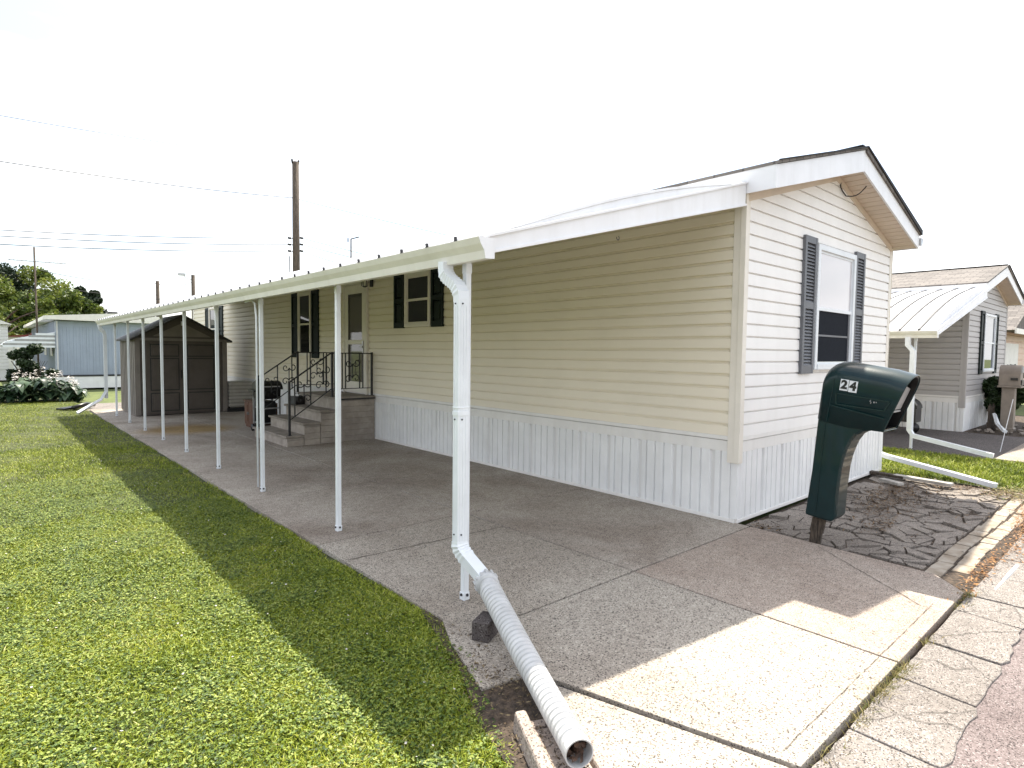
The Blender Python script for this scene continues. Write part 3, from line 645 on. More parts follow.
# rectangular downspout with ribbed elbows
def rectpath(mb, pts, wx, wy, ribs=()):
    pts = [Vector(p) for p in pts]; n = len(pts); vs = []; ax = Vector((1, 0, 0))
    for i, p in enumerate(pts):
        d = (pts[min(i+1, n-1)]-pts[max(i-1, 0)]).normalized(); a = ax if abs(d.x) < .5 else (ax-d*ax.dot(d)).normalized(); a = (a-d*a.dot(d)).normalized(); b = d.cross(a).normalized()
        k = 1.13 if i in ribs else 1.
        for (i_, j_) in ((-1, -1), (1, -1), (1, 1), (-1, 1)): vs.append(tuple(p+a*i_*wx/2*k+b*j_*wy/2*k))
    fs = [(i*4+k, i*4+(k+1) % 4, (i+1)*4+(k+1) % 4, (i+1)*4+k) for i in range(n-1) for k in range(4)]+[(0, 3, 2, 1), tuple((n-1)*4+k for k in range(4))]
    mb.add(vs, fs)
def bez(a, b, c, d, n): return [tuple(Vector(a)*(1-t)**3+Vector(b)*3*t*(1-t)**2+Vector(c)*3*t*t*(1-t)+Vector(d)*t**3) for t in [i/n for i in range(n+1)]]
dx, dy = -3.035, .165
top_ = (-3.03, .33, 2.09)
mb = MB(); mb.box(dx-.0375, dx+.0375, dy-.027, dy+.027, .40, 1.86); mb.box(dx-.041, dx+.041, dy-.030, dy+.030, 1.17, 1.20); mb.box(dx-.041, dx+.041, dy-.030, dy+.030, 1.215, 1.225)
DS = P(mb, 'downspout', M['white_plain'], K, bevel=.004)
mb = MB()
for z in (1.83, 1.15, .46): mb.tube([(dx-.012, dy-.034, z), (dx-.012, dy-.026, z)], .005, 6); mb.tube([(dx-.043, dy+.004, z), (dx-.037, dy+.004, z)], .005, 6)
S(mb, 'screws', M['seam'], DS)
mb = MB()
for x_ in (-.02, 0, .02): mb.box(dx+x_-.003, dx+x_+.003, dy-.0295, dy-.0272, .42, 1.82)
for y_ in (-.012, .012): mb.box(dx-.0400, dx-.0377, dy+y_-.003, dy+y_+.003, .42, 1.82)
S(mb, 'ribs', M['white_plain'], DS)
mb = MB(); pth = bez(top_, (-3.03, .36, 1.94), (dx, dy, 2.0), (dx, dy, 1.84), 22); rectpath(mb, pth, .075, .055, ribs=[i for i in range(5, 20, 2)]); S(mb, 'elbow', M['white_plain'], DS)
E_ = (-2.99, -.035, .215)
mb = MB(); pth = bez((dx, dy, .415), (dx, dy, .34), (-3.02, .11, .33), E_, 16); rectpath(mb, pth, .078, .058, ribs=[i for i in range(2, 9, 2)]); S(mb, 'elbow', M['white_plain'], DS)
# far-end downspout and mid-wall one
mb = MB(); rectpath(mb, bez((-3.03, 14.62, 2.09), (-3.03, 14.6, 1.9), (-2.93, 14.6, 2.0), (-2.93, 14.6, 1.82), 12)+[(-2.93, 14.6, .32)], .07, .05, ribs=[3, 5, 7]); D2 = P(mb, 'downspout', M['white_plain'], K)
mb = MB(); rectpath(mb, [(-2.93, 14.6, .50), (-3.05, 14.5, .30), (-3.55, 14.2, .03)], .06, .05); S(mb, 'elbow', M['white_plain'], D2)
mb = MB(); mb.tube([(-2.99, 4.15, 2.06), (-2.96, 4.05, 2.08), (-2.945, 3.98, 2.04), (-2.94, 3.96, 1.9), (-2.94, 3.96, .05)], .010, 8); P(mb, 'conduit', M['white_plain'], K)

# corrugated drain pipe
T = empty('drain_pipe', (-3.2, -.5, 0), 'white corrugated drain pipe sloping from the front downspout to its leaf-filled open end', 'drain pipe')
a_ = Vector((-2.995, -.05, .205)); b_ = Vector((-3.555, -1.27, .085))
n = 200; pts = []; rs = []
for i in range(n+1):
    t = i/n; p = a_.lerp(b_, t); p.z -= .035*math.sin(math.pi*t)*(1); p.x += .015*math.sin(math.pi*t); pts.append(p)
    s = (i % 5); rs.append((.052 if s == 0 else .064)-.010*t)
    if t > .965: rs[-1] = .056
    if t < .05: rs[-1] = .05
mb = MB(); mb.tube(pts, .05, 28, cap=False, rs=rs); mb.sm = [False]*len(mb.f)
inner = [r-.005 for r in rs]; mb.tube(pts[-40:], .05, 28, cap=False, rs=inner[-40:])
# rim ring joining both
d = (pts[-1]-pts[-2]).normalized(); u = d.cross(Vector((0, 0, 1))).normalized(); v = d.cross(u)
ring = [tuple(pts[-1]+(u*math.cos(t)+v*math.sin(t))*r) for r in (.056, .051) for t in [2*math.pi*k/28 for k in range(28)]]
mb.add(ring, [(k, (k+1) % 28, 28+(k+1) % 28, 28+k) for k in range(28)])
P(mb, 'pipe', M['pipewhite'], T)
mb = MB(); q0 = a_-(b_-a_).normalized()*.05; mb.tube([q0, a_+(b_-a_).normalized()*.02, a_+(b_-a_).normalized()*.021], .058, 20, rs=[.062, .069, .05])
for k in range(12):
    t = 2*math.pi*k/12; dd = (b_-a_).normalized(); uu = dd.cross(Vector((0, 0, 1))).normalized(); vv = dd.cross(uu); o_ = (uu*math.cos(t)+vv*math.sin(t))*.068
    mb.bar(q0+o_, a_+o_, .012, .006)
P(mb, 'collar', M['pipewhite'], T)
def leaf_blob(c, r, n, seed):
    r_ = random.Random(seed); mb = MB()
    for _ in range(n):
        p = Vector((r_.gauss(0, 1), r_.gauss(0, 1), r_.gauss(0, 1))).normalized()*r*r_.random()**.5; a = Vector((r_.gauss(0, 1), r_.gauss(0, 1), r_.gauss(0, 1))).normalized()*.02; b = Vector((r_.gauss(0, 1), r_.gauss(0, 1), r_.gauss(0, 1))).normalized()*.012
        o = Vector(c)+p; mb.add([tuple(o-a), tuple(o-b), tuple(o+a), tuple(o+b)], [(0, 1, 2, 3)])
    return mb
P(leaf_blob(pts[-1]-d*.045, .045, 90, 2), 'trapped_leaves', mat('wet_leaves', (.10, .055, .035), .7, .4, 40), T)
# dark paver propping the pipe, splash block
mb = MB(Matrix.Translation((-3.135, -.21, 0))@Matrix.Rotation(R_(27), 4, 'Z')); mb.box(-.075, .075, -.05, .05, 0, .105)
tag(mb.build('paver', M['paver'], None, bevel=.006), 'dark square paver standing under the corrugated drain pipe', 'paver')
ang = math.atan2(b_.y-a_.y, b_.x-a_.x)
F_ = Matrix.Translation((-3.545, -1.22, 0))@Matrix.Rotation(ang, 4, 'Z')
mb = MB(F_); Ls = .30
for s in (-1, 1): mb.prism([(-Ls, s*.07, -.03), (-Ls, s*.14, -.03), (-Ls, s*.13, .065 if s < 0 else .03), (-Ls, s*.08, .065 if s < 0 else .03)], (2*Ls, s*.015, -.01))
mb.box(-Ls-.0, -Ls+.05, -.069, .069, -.03, .012); mb.box(-Ls+.051, Ls, -.08, .08, -.03, .006)
tag(mb.build('splash_block', M['splash'], None, bevel=.012), 'concrete splash block trough under the open end of the white pipe', 'splash block')

# ------------------------------------------------------------------ porch and steps
PO = empty('porch_steps', (-.8, 7.5, 0), 'taupe block porch with three steps below the storm door', 'porch')
ya, yb2 = 6.70, 8.22
mb = MB()
def coursed(mb, x0, x1, z0, z1, y):
    z = z0
    while z < z1-.001:
        e = min(z+.10, z1); mb.box(x0, x1, y-.001, y+.03, z+.004, e-.004); z = e
for (x0, x1, zt_) in ((-1.58, -1.30, .16), (-1.30, -1.02, .35), (-1.02, -.76, .54), (-.76, -.03, .745)):
    mb.box(x0+.012, x1+.0, ya+.012, yb2-.012, 0, zt_-.012)
    coursed(mb, x0+.01, x1-.002, 0, zt_-.03, ya)
P(mb, 'step_block', M['porch'], PO, bevel=.003)
for (x0, x1, zt_) in ((-1.60, -1.285, .175), (-1.32, -1.005, .365), (-1.04, -.74, .555), (-.78, -.028, .765)):
    mb = MB(); mb.box(x0, x1-.006, ya-.02, yb2+.02, zt_-.035, zt_); P(mb, 'tread', M['tread'], PO, bevel=.005)
mb = MB(); mb.box(-.77, -.03, ya-.022, ya-.02+.001, .71, .735); P(mb, 'edge_strip', M['iron'], PO)
RA = empty('stair_railing', (-.8, 6.8, 0), 'black wrought iron railing with scrolls on the near side of the porch steps', 'railing', 'wrought iron railings of the porch')
def scroll(mb, c, s, y, flip=1):
    """S scroll in the x-z plane"""
    pts = []
    for i in range(40):
        t = -1+2*i/39; sg = 1 if t > 0 else -1; r = s*(1-.75*abs(t)); 
        a = abs(t)*2.1*math.pi
        px_ = sg*(s*.55)+r*.55*math.cos(a+math.pi)*sg; pz_ = sg*s*.95+r*.55*math.sin(a)*-sg
        pts.append((c[0]+flip*px_*.9, y, c[1]+pz_))
    mb.tube(pts, .0085, 5)
def railing(root, y, end_x=-.07):
    mb = MB(); r = .010
    A, B, C = (-1.52, y, 1.03), (-.82, y, 1.50), (end_x, y, 1.50)
    mb.bar(A, B, .036, .018); mb.bar(B, C, .036, .018); P(mb, 'top_rail', M['iron'], root)
    mb = MB(); mb.bar((-1.52, y, .42), (-.82, y, .90), .022, .012); mb.bar((-.82, y, .90), (end_x, y, .90), .022, .012); P(mb, 'bottom_rail', M['iron'], root)
    for x, z0, z1 in ((-1.52, .177, 1.03), (-.80, .767, 1.50), (end_x, .767, 1.50)):
        mb = MB(); mb.box(x-.016, x+.016, y-.016, y+.016, z0, z1+.02); mb.box(x-.03, x+.03, y-.03, y+.03, z0, z0+.006); P(mb, 'newel_post', M['iron'], root)
    for i in range(1, 8):
        x = -1.52+.70*i/8; zb = .42+.48*i/8+.0; zt_ = 1.03+.47*i/8
        if i in (2, 3, 5, 6): continue
        mb = MB(); mb.box(x-.008, x+.008, y-.008, y+.008, zb, zt_); P(mb, 'baluster', M['iron'], root)
    for x in (-.62, -.56, -.30, -.24): 
        mb = MB(); mb.box(x-.008, x+.008, y-.008, y+.008, .90, 1.50); P(mb, 'baluster', M['iron'], root)
    for (cx_, cz_, s) in ((-1.28, .88, .14), (-.96, 1.1, .14), (-.43, 1.2, .15)):
        mb = MB(); scroll(mb, (cx_, cz_), s, y); scroll(mb, (cx_, cz_), s*.9, y, -1); P(mb, 'scroll', M['iron'], root)
railing(RA, 6.73)
RB = empty('stair_railing', (-.8, 8.18, 0), 'black wrought iron railing with scrolls on the far side of the porch steps', 'railing', 'wrought iron railings of the porch'); railing(RB, 8.18)
# dark bag on the porch
mb = MB(); mb.rbox((-.88, 8.0, .63), (.2, .16, .15), (0, .1, .3)); mb.tube([(-.94, 8.0, .68), (-.92, 8.0, .76), (-.86, 8.0, .76), (-.84, 8.0, .68)], .008, 6)
tag(mb.build('bag', M['black'], None, bevel=.04), 'small black bag sitting on the top porch step', 'bag')
# grill cart, cabinet
G = empty('grill_cart', (-1.2, 8.75, 0), 'black hooded grill on a grey frame behind the porch steps', 'grill')
mb = MB()
for i in range(9):
    t0, t1 = math.pi*i/9, math.pi*(i+1)/9
    mb.prism([(-1.35, 8.8, .80), (-1.35, 8.8-.24*math.cos(t0), .80+.16*math.sin(t0)), (-1.35, 8.8-.24*math.cos(t1), .80+.16*math.sin(t1))], (.42, 0, 0))
P(mb, 'hood', M['black'], G)
mb = MB(); mb.prism([(-1.35, 8.57, .80), (-1.35, 9.03, .80), (-1.33, 8.96, .62), (-1.33, 8.64, .62)], (.38, 0, 0)); P(mb, 'firebox', M['black'], G)
mb = MB()
for x in (-1.32, -.98):
    for y in (8.6, 9.0): mb.bar((x, y, 0.02), (x, y, .66), .03)
mb.bar((-1.32, 8.6, .45), (-.98, 8.6, .45), .025); mb.bar((-1.32, 9.0, .45), (-.98, 9.0, .45), .025); mb.box(-1.33, -.97, 8.59, 9.01, .16, .18); P(mb, 'frame', M['steel'], G)
mb = MB(); mb.box(-1.27, -1.02, 8.66, 8.95, .181, .58); P(mb, 'gas_box', M['black'], G, bevel=.03)
mb = MB(); mb.bar((-1.33, 8.53, .86), (-1.0, 8.53, .86), .02); P(mb, 'handle', M['steel'], G)
for y in (8.6, 9.0):
    mb = MB(); mb.tube([(-1.36, y, .07), (-1.33, y, .07)], .07, 14); P(mb, 'wheel', M['black'], G)
mb = MB(); mb.box(-1.44, -1.36, 8.64, 8.96, .76, .79); P(mb, 'side_shelf', M['black'], G)
CB = empty('cabinet', (-1.27, 9.45, 0), 'small red brown wooden cabinet with two panelled doors under the carport', 'cabinet')
mb = MB(); mb.box(-1.40, -1.05, 9.25, 9.85, .06, .60); P(mb, 'carcass', M['cabinet'], CB, bevel=.006)
mb = MB(); mb.box(-1.43, -1.02, 9.22, 9.88, .601, .625); mb.box(-1.39, -1.06, 9.27, 9.83, 0, .059); P(mb, 'top_and_plinth', M['cabinet'], CB, bevel=.004)
for y0 in (9.27, 9.56):
    mb = MB(); mb.box(-1.415, -1.401, y0, y0+.27, .08, .58); mb.box(-1.425, -1.4151, y0+.05, y0+.22, .14, .52); d_ = P(mb, 'door', M['cabinet'], CB, bevel=.004)
    q = MB(); q.box(-1.445, -1.4155, y0+.02 if y0 > 9.4 else y0+.235, y0+.035 if y0 > 9.4 else y0+.25, .30, .36); S(q, 'handle', M['steel'], d_)
mb = MB(); mb.box(-1.2, -.9, 9.246, 9.248, .10, .56); mb.box(-1.38, -1.07, 9.235, 9.2485, .10, .56); P(mb, 'side_panel', M['cabinet'], CB, bevel=.004)
CB.location.x += .16; CB.scale = (.9, .9, .86)
# black folded tarp leaning beside the cabinet
mb = MB(); mb.tube([(-1.18, 9.12, .0), (-1.16, 9.14, .5), (-1.15, 9.16, .95), (-1.14, 9.17, 1.05)], .09, 10, rs=[.10, .11, .08, .03])
tag(mb.build('furled_parasol', M['black'], None, bevel=0), 'black furled parasol standing between grill and cabinet', 'parasol')
# air conditioner
AC = empty('air_conditioner', (-.36, 13.1, 0), 'beige louvred air conditioning unit at the wall beside the shed', 'air conditioner')
mb = MB(); mb.box(-.62, -.08, 12.86, 13.40, .10, .74); P(mb, 'case', mat('ac_beige', (.30, .28, .24), .5, .06, 5), AC, bevel=.03)
mb = MB()
for i in range(7):
    z = .15+i*.085; mb.box(-.64, -.06, 12.835, 12.859, z, z+.045); mb.box(-.645, -.62, 12.86, 13.40, z, z+.045)
P(mb, 'louvres', mat('ac_beige_light', (.38, .35, .31), .5, .06, 5), AC, bevel=.006)
mb = MB(); mb.box(-.68, -.03, 12.82, 13.45, 0.001, .095); P(mb, 'base_pad', M['black'], AC)

# ------------------------------------------------------------------ shed
SH = empty('garden_shed', (-1.62, 13.8, 0), 'taupe resin garden shed with double panelled doors under the far end of the carport', 'shed')
x0, x1, y0, y1, xm = -2.60, -.66, 12.92, 14.7, -1.63
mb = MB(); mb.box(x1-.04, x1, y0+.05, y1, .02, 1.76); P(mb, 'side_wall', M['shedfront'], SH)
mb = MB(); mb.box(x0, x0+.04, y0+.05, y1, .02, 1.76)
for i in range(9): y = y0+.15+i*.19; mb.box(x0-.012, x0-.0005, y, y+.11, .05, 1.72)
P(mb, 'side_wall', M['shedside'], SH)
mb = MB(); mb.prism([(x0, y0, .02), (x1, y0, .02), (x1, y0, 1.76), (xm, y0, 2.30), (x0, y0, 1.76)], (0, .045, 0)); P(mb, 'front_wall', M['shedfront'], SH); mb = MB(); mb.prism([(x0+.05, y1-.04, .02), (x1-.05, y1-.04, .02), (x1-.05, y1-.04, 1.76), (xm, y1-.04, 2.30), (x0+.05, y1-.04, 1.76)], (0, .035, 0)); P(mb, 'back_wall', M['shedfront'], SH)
mb = MB(); mb.box(x0, x1, y0-.02, y0-.001, 1.72, 1.78); mb.prism([(x0+.35, y0-.012, 1.82), (x1-.35, y0-.012, 1.82), (xm, y0-.012, 2.14)], (0, .010, 0)); mb.box(x0, x0+.10, y0-.02, y0-.001, .02, 1.72); mb.box(x1-.10, x1, y0-.02, y0-.001, .02, 1.72); P(mb, 'trim', M['shedside'], SH)
for a, b in ((x0+.22, xm-.006), (xm+.006, x1-.22)):
    mb = MB(); mb.box(a, b, y0-.018, y0-.001, .06, 1.68)
    for za, zb in ((.12, .50), (.60, 1.30), (1.38, 1.62)):
        gg = MB(); gg.box(a+.075, b-.075, y0-.0215, y0-.0182, za-.025, zb+.025); P(gg, 'door_panel_painted_shade', M['shedroof'], SH)  # dark border paints the shadow line around each raised door panel
        mb.box(a+.10, b-.10, y0-.034, y0-.0185, za, zb)
        mb.box(a+.14, b-.14, y0-.042, y0-.0345, za+.04, zb-.04)
    dd_ = P(mb, 'door', M['shedfront'], SH, bevel=.006)
    q = MB(); s = b-.05 if a < xm-.3 else a+.03; q.box(s, s+.02, y0-.06, y0-.019, .85, 1.05); S(q, 'handle', M['black'], dd_)
for sgn, xe in ((-1, x0-.10), (1, x1+.10)):
    mb = MB(); ze = 1.76-.10*.5567; mb.prism([(xm, y0-.10, 2.302), (xe, y0-.10, ze), (xe, y0-.10, ze+.04), (xm, y0-.10, 2.345)], (0, y1-y0+.2, 0)); P(mb, 'roof_panel', M['shedroof'], SH)
mb = MB(); mb.box(xm-.03, xm+.03, y0-.025, y0-.001, 2.08, 2.18); P(mb, 'gable_vent', M['white_plain'], SH)

# ------------------------------------------------------------------ mailbox (leaning)
MBX = empty('mailbox', (.02, -.69, 0), 'dark green moulded mailbox numbered 24 leaning forward on a rotted wooden post', 'mailbox')
TX = Matrix.Translation((.12, 0, 0))
wx = .33   # full width in x
def arch_section(y, z0, z1, n=16, hw=wx/2, r=.12):
    """closed loop in x-z: flat bottom, elliptical top"""
    pts = [(-hw, y, z0)]
    for i in range(n+1):
        t = math.pi-math.pi*i/n; pts.append((hw*math.cos(t), y, (z1-r)+r*math.sin(t)))
    pts.append((hw, y, z0)); return pts
SHR = lambda pts: [(x, y-.10*(z-1.03), z) for x, y, z in pts]
HD = [(-.700, 1.045, 1.40, .90), (-.706, 1.035, 1.43, .96), (-.722, 1.025, 1.462, 1.), (-.75, 1.018, 1.486, 1.), (-.79, 1.010, 1.502, 1.), (-.85, 1.0, 1.507, 1.), (-.95, .985, 1.490, 1.), (-1.06, .978, 1.452, 1.), (-1.15, .975, 1.45, 1.)]
def head_loop(k):
    y, zb_, zt_, sc_ = HD[k]; return SHR(arch_section(y, zb_, zt_, hw=wx/2*sc_, r=.115*sc_))
def mouth_loop(shrink=0., off=0.):
    """front rim: each point slides forward the higher it is"""
    base = arch_section(0, .975+shrink, 1.415-shrink, hw=wx/2-shrink, r=.115)
    return [(x, -1.178-.17*((z-.975)/.44)-off, z) for x, y, z in base]
loops = [head_loop(k) for k in range(7)]+[[(x, (y+my)/2, z) for (x, y, z), (_, my, _2) in zip(head_loop(7), mouth_loop())]]+[mouth_loop()]
mb = MB(TX); n = len(loops[0]); vs = [p for l in loops for p in l]
mb.add(vs, [(i*n+k, i*n+(k+1) % n, (i+1)*n+(k+1) % n, (i+1)*n+k) for i in range(len(loops)-1) for k in range(n)]+[tuple(range(n))], True)
# rim between outer and inner mouth
vs = mouth_loop()+mouth_loop(.018, -.0); mb.add(vs, [(k, (k+1) % n, n+(k+1) % n, n+k) for k in range(n)])
head = P(mb, 'box', M['green'], MBX)
for p in head.data.polygons: p.use_smooth = True
mb = MB(TX); mb.add([(x*.998, y, z) for l in (mouth_loop(.018), [(x, y+.17, z) for x, y, z in mouth_loop(.02)]) for x, y, z in l], [(k, (k+1) % n, n+(k+1) % n, n+k) for k in range(n)]); mb.add([(x, y+.17, z) for x, y, z in mouth_loop(.02)], [tuple(range(n))]); P(mb, 'inner_lining', M['black'], MBX)
# pale inner door panel recessed in the upper mouth, black flap hanging below
f = lambda z: -1.178-.17*(z-.975)/.44+.03
mb = MB(TX); mb.prism([(-.135, f(1.14), 1.14), (.135, f(1.14), 1.14), (.13, f(1.30), 1.30), (-.12, f(1.345), 1.345)], (0, .008, 0)); mb.box(-.14, .14, f(1.125)-.004, f(1.125)+.012, 1.118, 1.132); P(mb, 'inner_door', M['mailgrey'], MBX)
mb = MB(TX); rim = mouth_loop(.004, .002); mb.tube(rim+[rim[0]], .0055, 6, cap=False); P(mb, 'mouth_rim', M['green'], MBX)
# moulded relief lines on the side, pedestal
sx = .12-wx/2-.003
mb = MB()
def sidebar(y0, z0, y1, z1, w_=.006): mb.bar((sx, y0, z0), (sx, y1, z1), .008, w_, up=(1, 0, 0))
P1 = at(836, 393, 'x', sx); P2 = at(836, 404, 'x', sx); P3 = at(884, 411, 'x', sx); P4 = at(890, 402, 'x', sx)
for a, b in ((P1, P2), (P2, P3), (P3, P4), (P4, P1)): sidebar(a.y, a.z, b.y, b.z)
P5 = at(830, 405, 'x', sx); P6 = at(884, 419, 'x', sx); sidebar(P5.y, P5.z, P6.y, P6.z)
P(mb, 'moulded_ribs', M['green'], MBX)
mb = MB(TX)
side = [(-.705, 1.06), (-.67, .60), (-.628, .222), (-.835, .20), (-.872, .25), (-.885, .50), (-.899, .655), (-.915, .74), (-.935, .81), (-.96, .875), (-.995, .93), (-1.04, .962), (-1.10, .975), (-1.10, 1.01), (-.9, 1.02)]
mb.prism([(-.158, y, z) for y, z in side], (.22, 0, 0))
P(mb, 'pedestal', M['green'], MBX, bevel=.022)
mb = MB(TX); mb.bar((-.159, -.765, 1.0), (-.159, -.715, .24), .007, .006); mb.bar((-.166, -.825, 1.37), (-.166, -.775, 1.02), .007, .005); P(mb, 'moulded_seam', M['green'], MBX)
mb = MB(); mb.rbox((.05, -.70, .09), (.085, .085, .34), (.10, .03, .2)); mb.rbox((.045, -.715, .17), (.06, .10, .20), (.16, 0, .1)); P(mb, 'wooden_post', M['oldwood'], MBX, bevel=.01)
def text_mesh(body, size, depth=.0008, bold=0.0):
    c = bpy.data.curves.new('t', 'FONT'); c.body = body; c.size = size; c.extrude = depth; c.offset = bold; c.align_x = 'CENTER'; c.align_y = 'CENTER'
    o = bpy.data.objects.new('t', c); COL.objects.link(o); bpy.context.view_layer.update()
    me = bpy.data.meshes.new_from_object(o.evaluated_get(bpy.context.evaluated_depsgraph_get())); bpy.data.objects.remove(o); return me
# local x of the plate runs along -y, tilting down a little with the box
for ch, (px, py) in (('2', (844.2, 385.0)), ('4', (853.0, 386.8))):
    c = at(px, py, 'x', sx-.003); tl = R_(-7)
    Mx = Matrix(((0, 0, -1, c.x), (-math.cos(tl), math.sin(tl), 0, c.y), (math.sin(tl), math.cos(tl), 0, c.z), (0, 0, 0, 1)))
    q = MB(Mx); q.box(-.030, .030, -.045, .045, -.006, 0); pl = P(q, 'number_plate', M['white_plain'], MBX)
    me = text_mesh(ch, .092, .0008, .0045); o = bpy.data.objects.new('digit', me); COL.objects.link(o); me.materials.append(M['black'])
    me.transform(Mx@Matrix.Translation((0, 0, .0015))); o.parent = pl
c = at(872, 402, 'x', sx-.004); Mx = Matrix(((0, 0, -1, c.x), (-1, 0, 0, c.y), (0, 1, 0, c.z), (0, 0, 0, 1)))
q = MB(Mx); q.tube([(-.008, .014, 0), (-.016, .004, 0), (-.006, -.002, 0), (-.010, -.014, 0)], .0028, 5); q.box(.010, .018, -.008, .004, 0, .002); q.box(.026, .032, -.006, .003, 0, .002); P(q, 'maker_mark', M['mailgrey'], MBX)

# ------------------------------------------------------------------ bits on the ground at the right
mb = MB(); rectpath(mb, [(4.22, .30, .26), (4.20, .0, .17), (3.90, -1.26, .015)], .085, .06)
tag(mb.build('downspout_extension', M['white_plain'], None, bevel=.004), 'white downspout extension lying across the bed edge behind the mailbox', 'downspout')
for i, (a, b, lab) in enumerate((((3.55, .0, .03), (3.50, -.42, .03), 'short grey plank at the wall end of the paved bed'), ((3.52, -.30, .035), (3.46, -.92, .03), 'long pale plank lying in front of the white downspout extension'), ((3.2, -.25, .02), (3.05, -.50, .02), 'small broken pale board on the paved bed'))):
    mb = MB(); mb.bar(a, b, .11 if i < 2 else .09, .035); tag(mb.build('plank', M['oldwood'] if i == 0 else mat('pale_plank_%d' % i, (.45, .42, .38), .8, .2, 8), None, bevel=.004), lab, 'plank')
mb = MB(); mb.tube([at(1017, 566, 'z', -.01), at(1004, 580, 'z', -.01)], .012, 8); mb.tube([at(1004, 580, 'z', -.01), at(995, 590, 'z', -.012)], .008, 6)
tag(mb.build('stick', M['white_plain'], None), 'short white plastic stick lying on the road edge', 'stick')

# ------------------------------------------------------------------ neighbour home and its carport
NX, NY = 10.32, .35
H2, FL2, FE2, zr2, zt2 = home('mobile_home', 'grey sided neighbouring mobile home with shingled roof and white skirting', NX, NY, 16, 3.97, M['siding_grey'], M['siding_grey'], M['skirt'], pitch=.27, ze=3.12)
window(H2, FE2, 1.40, 2.55, 1.30, 2.62, M['white_plain'], M['glass'], M['glass'], fw=.05)
shutter(H2, FE2, 1.06, 1.36, 1.25, 2.66, M['shutter_dark'], False); shutter(H2, FE2, 2.59, 2.89, 1.25, 2.66, M['shutter_dark'], False)
K2, zs2 = carport('carport', 'white standing seam carport roof with dark seams on the grey neighbouring home', NX-.06, 3.02, 6.55, 2.03, NY-.28, 12, [(6.72, .35), (6.72, 4), (6.72, 8), (6.72, 11.6)], .28, M['white_plain'], M['cream_metal'], M['white'], bow=.12, dark_seams=True)
mb = MB(); rectpath(mb, [(6.56, .42, 1.93), (6.56, .42, 1.80), (6.56, .34, 1.70), (6.56, .34, .36), (6.56, .28, .27), (6.52, -.80, .08)], .085, .07)
P(mb, 'downspout', M['white_plain'], K2)
H2.location.z -= .07; K2.location.z -= .05

GC = empty('covered_grill', (8.9, 2.2, 0), 'black rounded covered grill half hidden behind the white downspout of the grey home', 'grill')
mb = MB(); c = at(901, 420, 'x', 8.9); yy = c.y
for i in range(10):
    t0, t1 = math.pi*i/10, math.pi*(i+1)/10
    mb.prism([(8.9, yy, .50), (8.9, yy-.27*math.cos(t0), .50+.22*math.sin(t0)), (8.9, yy-.27*math.cos(t1), .50+.22*math.sin(t1))], (.4, 0, 0))
mb.box(8.9, 9.3, yy-.25, yy+.25, .22, .5001); P(mb, 'cover', M['black'], GC)
mb = MB()
for a_ in range(8):
    t0, t1 = math.pi*(.1+a_/10), math.pi*(.1+(a_+1)/10); mb.bar((8.88, yy-.285*math.cos(t0), .50+.235*math.sin(t0)), (8.88, yy-.285*math.cos(t1), .50+.235*math.sin(t1)), .02)
P(mb, 'trim_edge', M['mailgrey'], GC)
for q in (-.2, .2):
    mb = MB(); mb.tube([(8.95, yy+q, .11), (9.0, yy+q, .11)], .11, 14); P(mb, 'wheel', M['black'], GC)
# neighbour's mailbox
NM = empty('mailbox', (10.75, -.38, 0), 'taupe plastic mailbox on a thick post in front of the grey home', 'mailbox')
bx, by = 11.25, -.25
mb = MB(); mb.box(bx-.11, bx+.11, by-.11, by+.11, -.02, .92); mb.box(bx-.13, bx+.13, by-.13, by+.13, -.02, .06); P(mb, 'post', M['taupe_mb'], NM, bevel=.012)
mb = MB(); pr = [(bx-.16, .96)]+[(bx+.16*math.cos(math.pi-math.pi*i/12), 1.24+.16*math.sin(math.pi*i/12)) for i in range(13)]+[(bx+.16, .96)]
mb.prism([(x, by-.20, z) for x, z in pr], (0, .36, 0)); mb.box(bx-.18, bx+.18, by-.22, by+.18, .921, .959); P(mb, 'box', M['taupe_mb'], NM, bevel=.008)
mb = MB(); mb.prism([(bx+(x-bx)*.78, by-.218, 1.10+(z-1.10)*.80+.03) for x, z in pr[1:-1]], (0, .017, 0)); P(mb, 'door', M['mailgrey'], NM)
mb = MB(); mb.box(bx-.12, bx+.12, by-.222, by-.201, .98, 1.09); P(mb, 'number_panel', M['black'], NM)
mb = MB(); mb.box(bx-.185, bx-.162, by-.16, by-.04, 1.08, 1.13); P(mb, 'flag', M['black'], NM)
mb = MB(); a = at(1000, 452, 'z', 0); mb.tube([a, a+Vector((.55, -.05, .85))], .006, 6)
tag(mb.build('marker_rod', M['steel'], None), 'thin grey leaning rod beside the neighbouring driveway', 'rod')

# ------------------------------------------------------------------ foliage makers
def set_rnd(me, vals):
    a = me.attributes.new('rnd', 'FLOAT', 'POINT'); a.data.foreach_set('value', np.asarray(vals, dtype=np.float32))
def np_mesh(name, V, quads, tris, mats, rnd):
    me = bpy.data.meshes.new(name); V = np.asarray(V, dtype=np.float32)
    loops = np.concatenate([np.asarray(quads).reshape(-1), np.asarray(tris).reshape(-1)]).astype(np.int32)
    nq = len(quads); ntr = len(tris)
    starts = np.concatenate([np.arange(nq)*4, nq*4+np.arange(ntr)*3]).astype(np.int32)
    me.vertices.add(len(V)); me.vertices.foreach_set('co', V.reshape(-1)); me.loops.add(len(loops)); me.loops.foreach_set('vertex_index', loops)
    me.polygons.add(nq+ntr); me.polygons.foreach_set('loop_start', starts); me.update(calc_edges=True)
    set_rnd(me, rnd); me.materials.append(mats); o = bpy.data.objects.new(name, me); COL.objects.link(o); return o
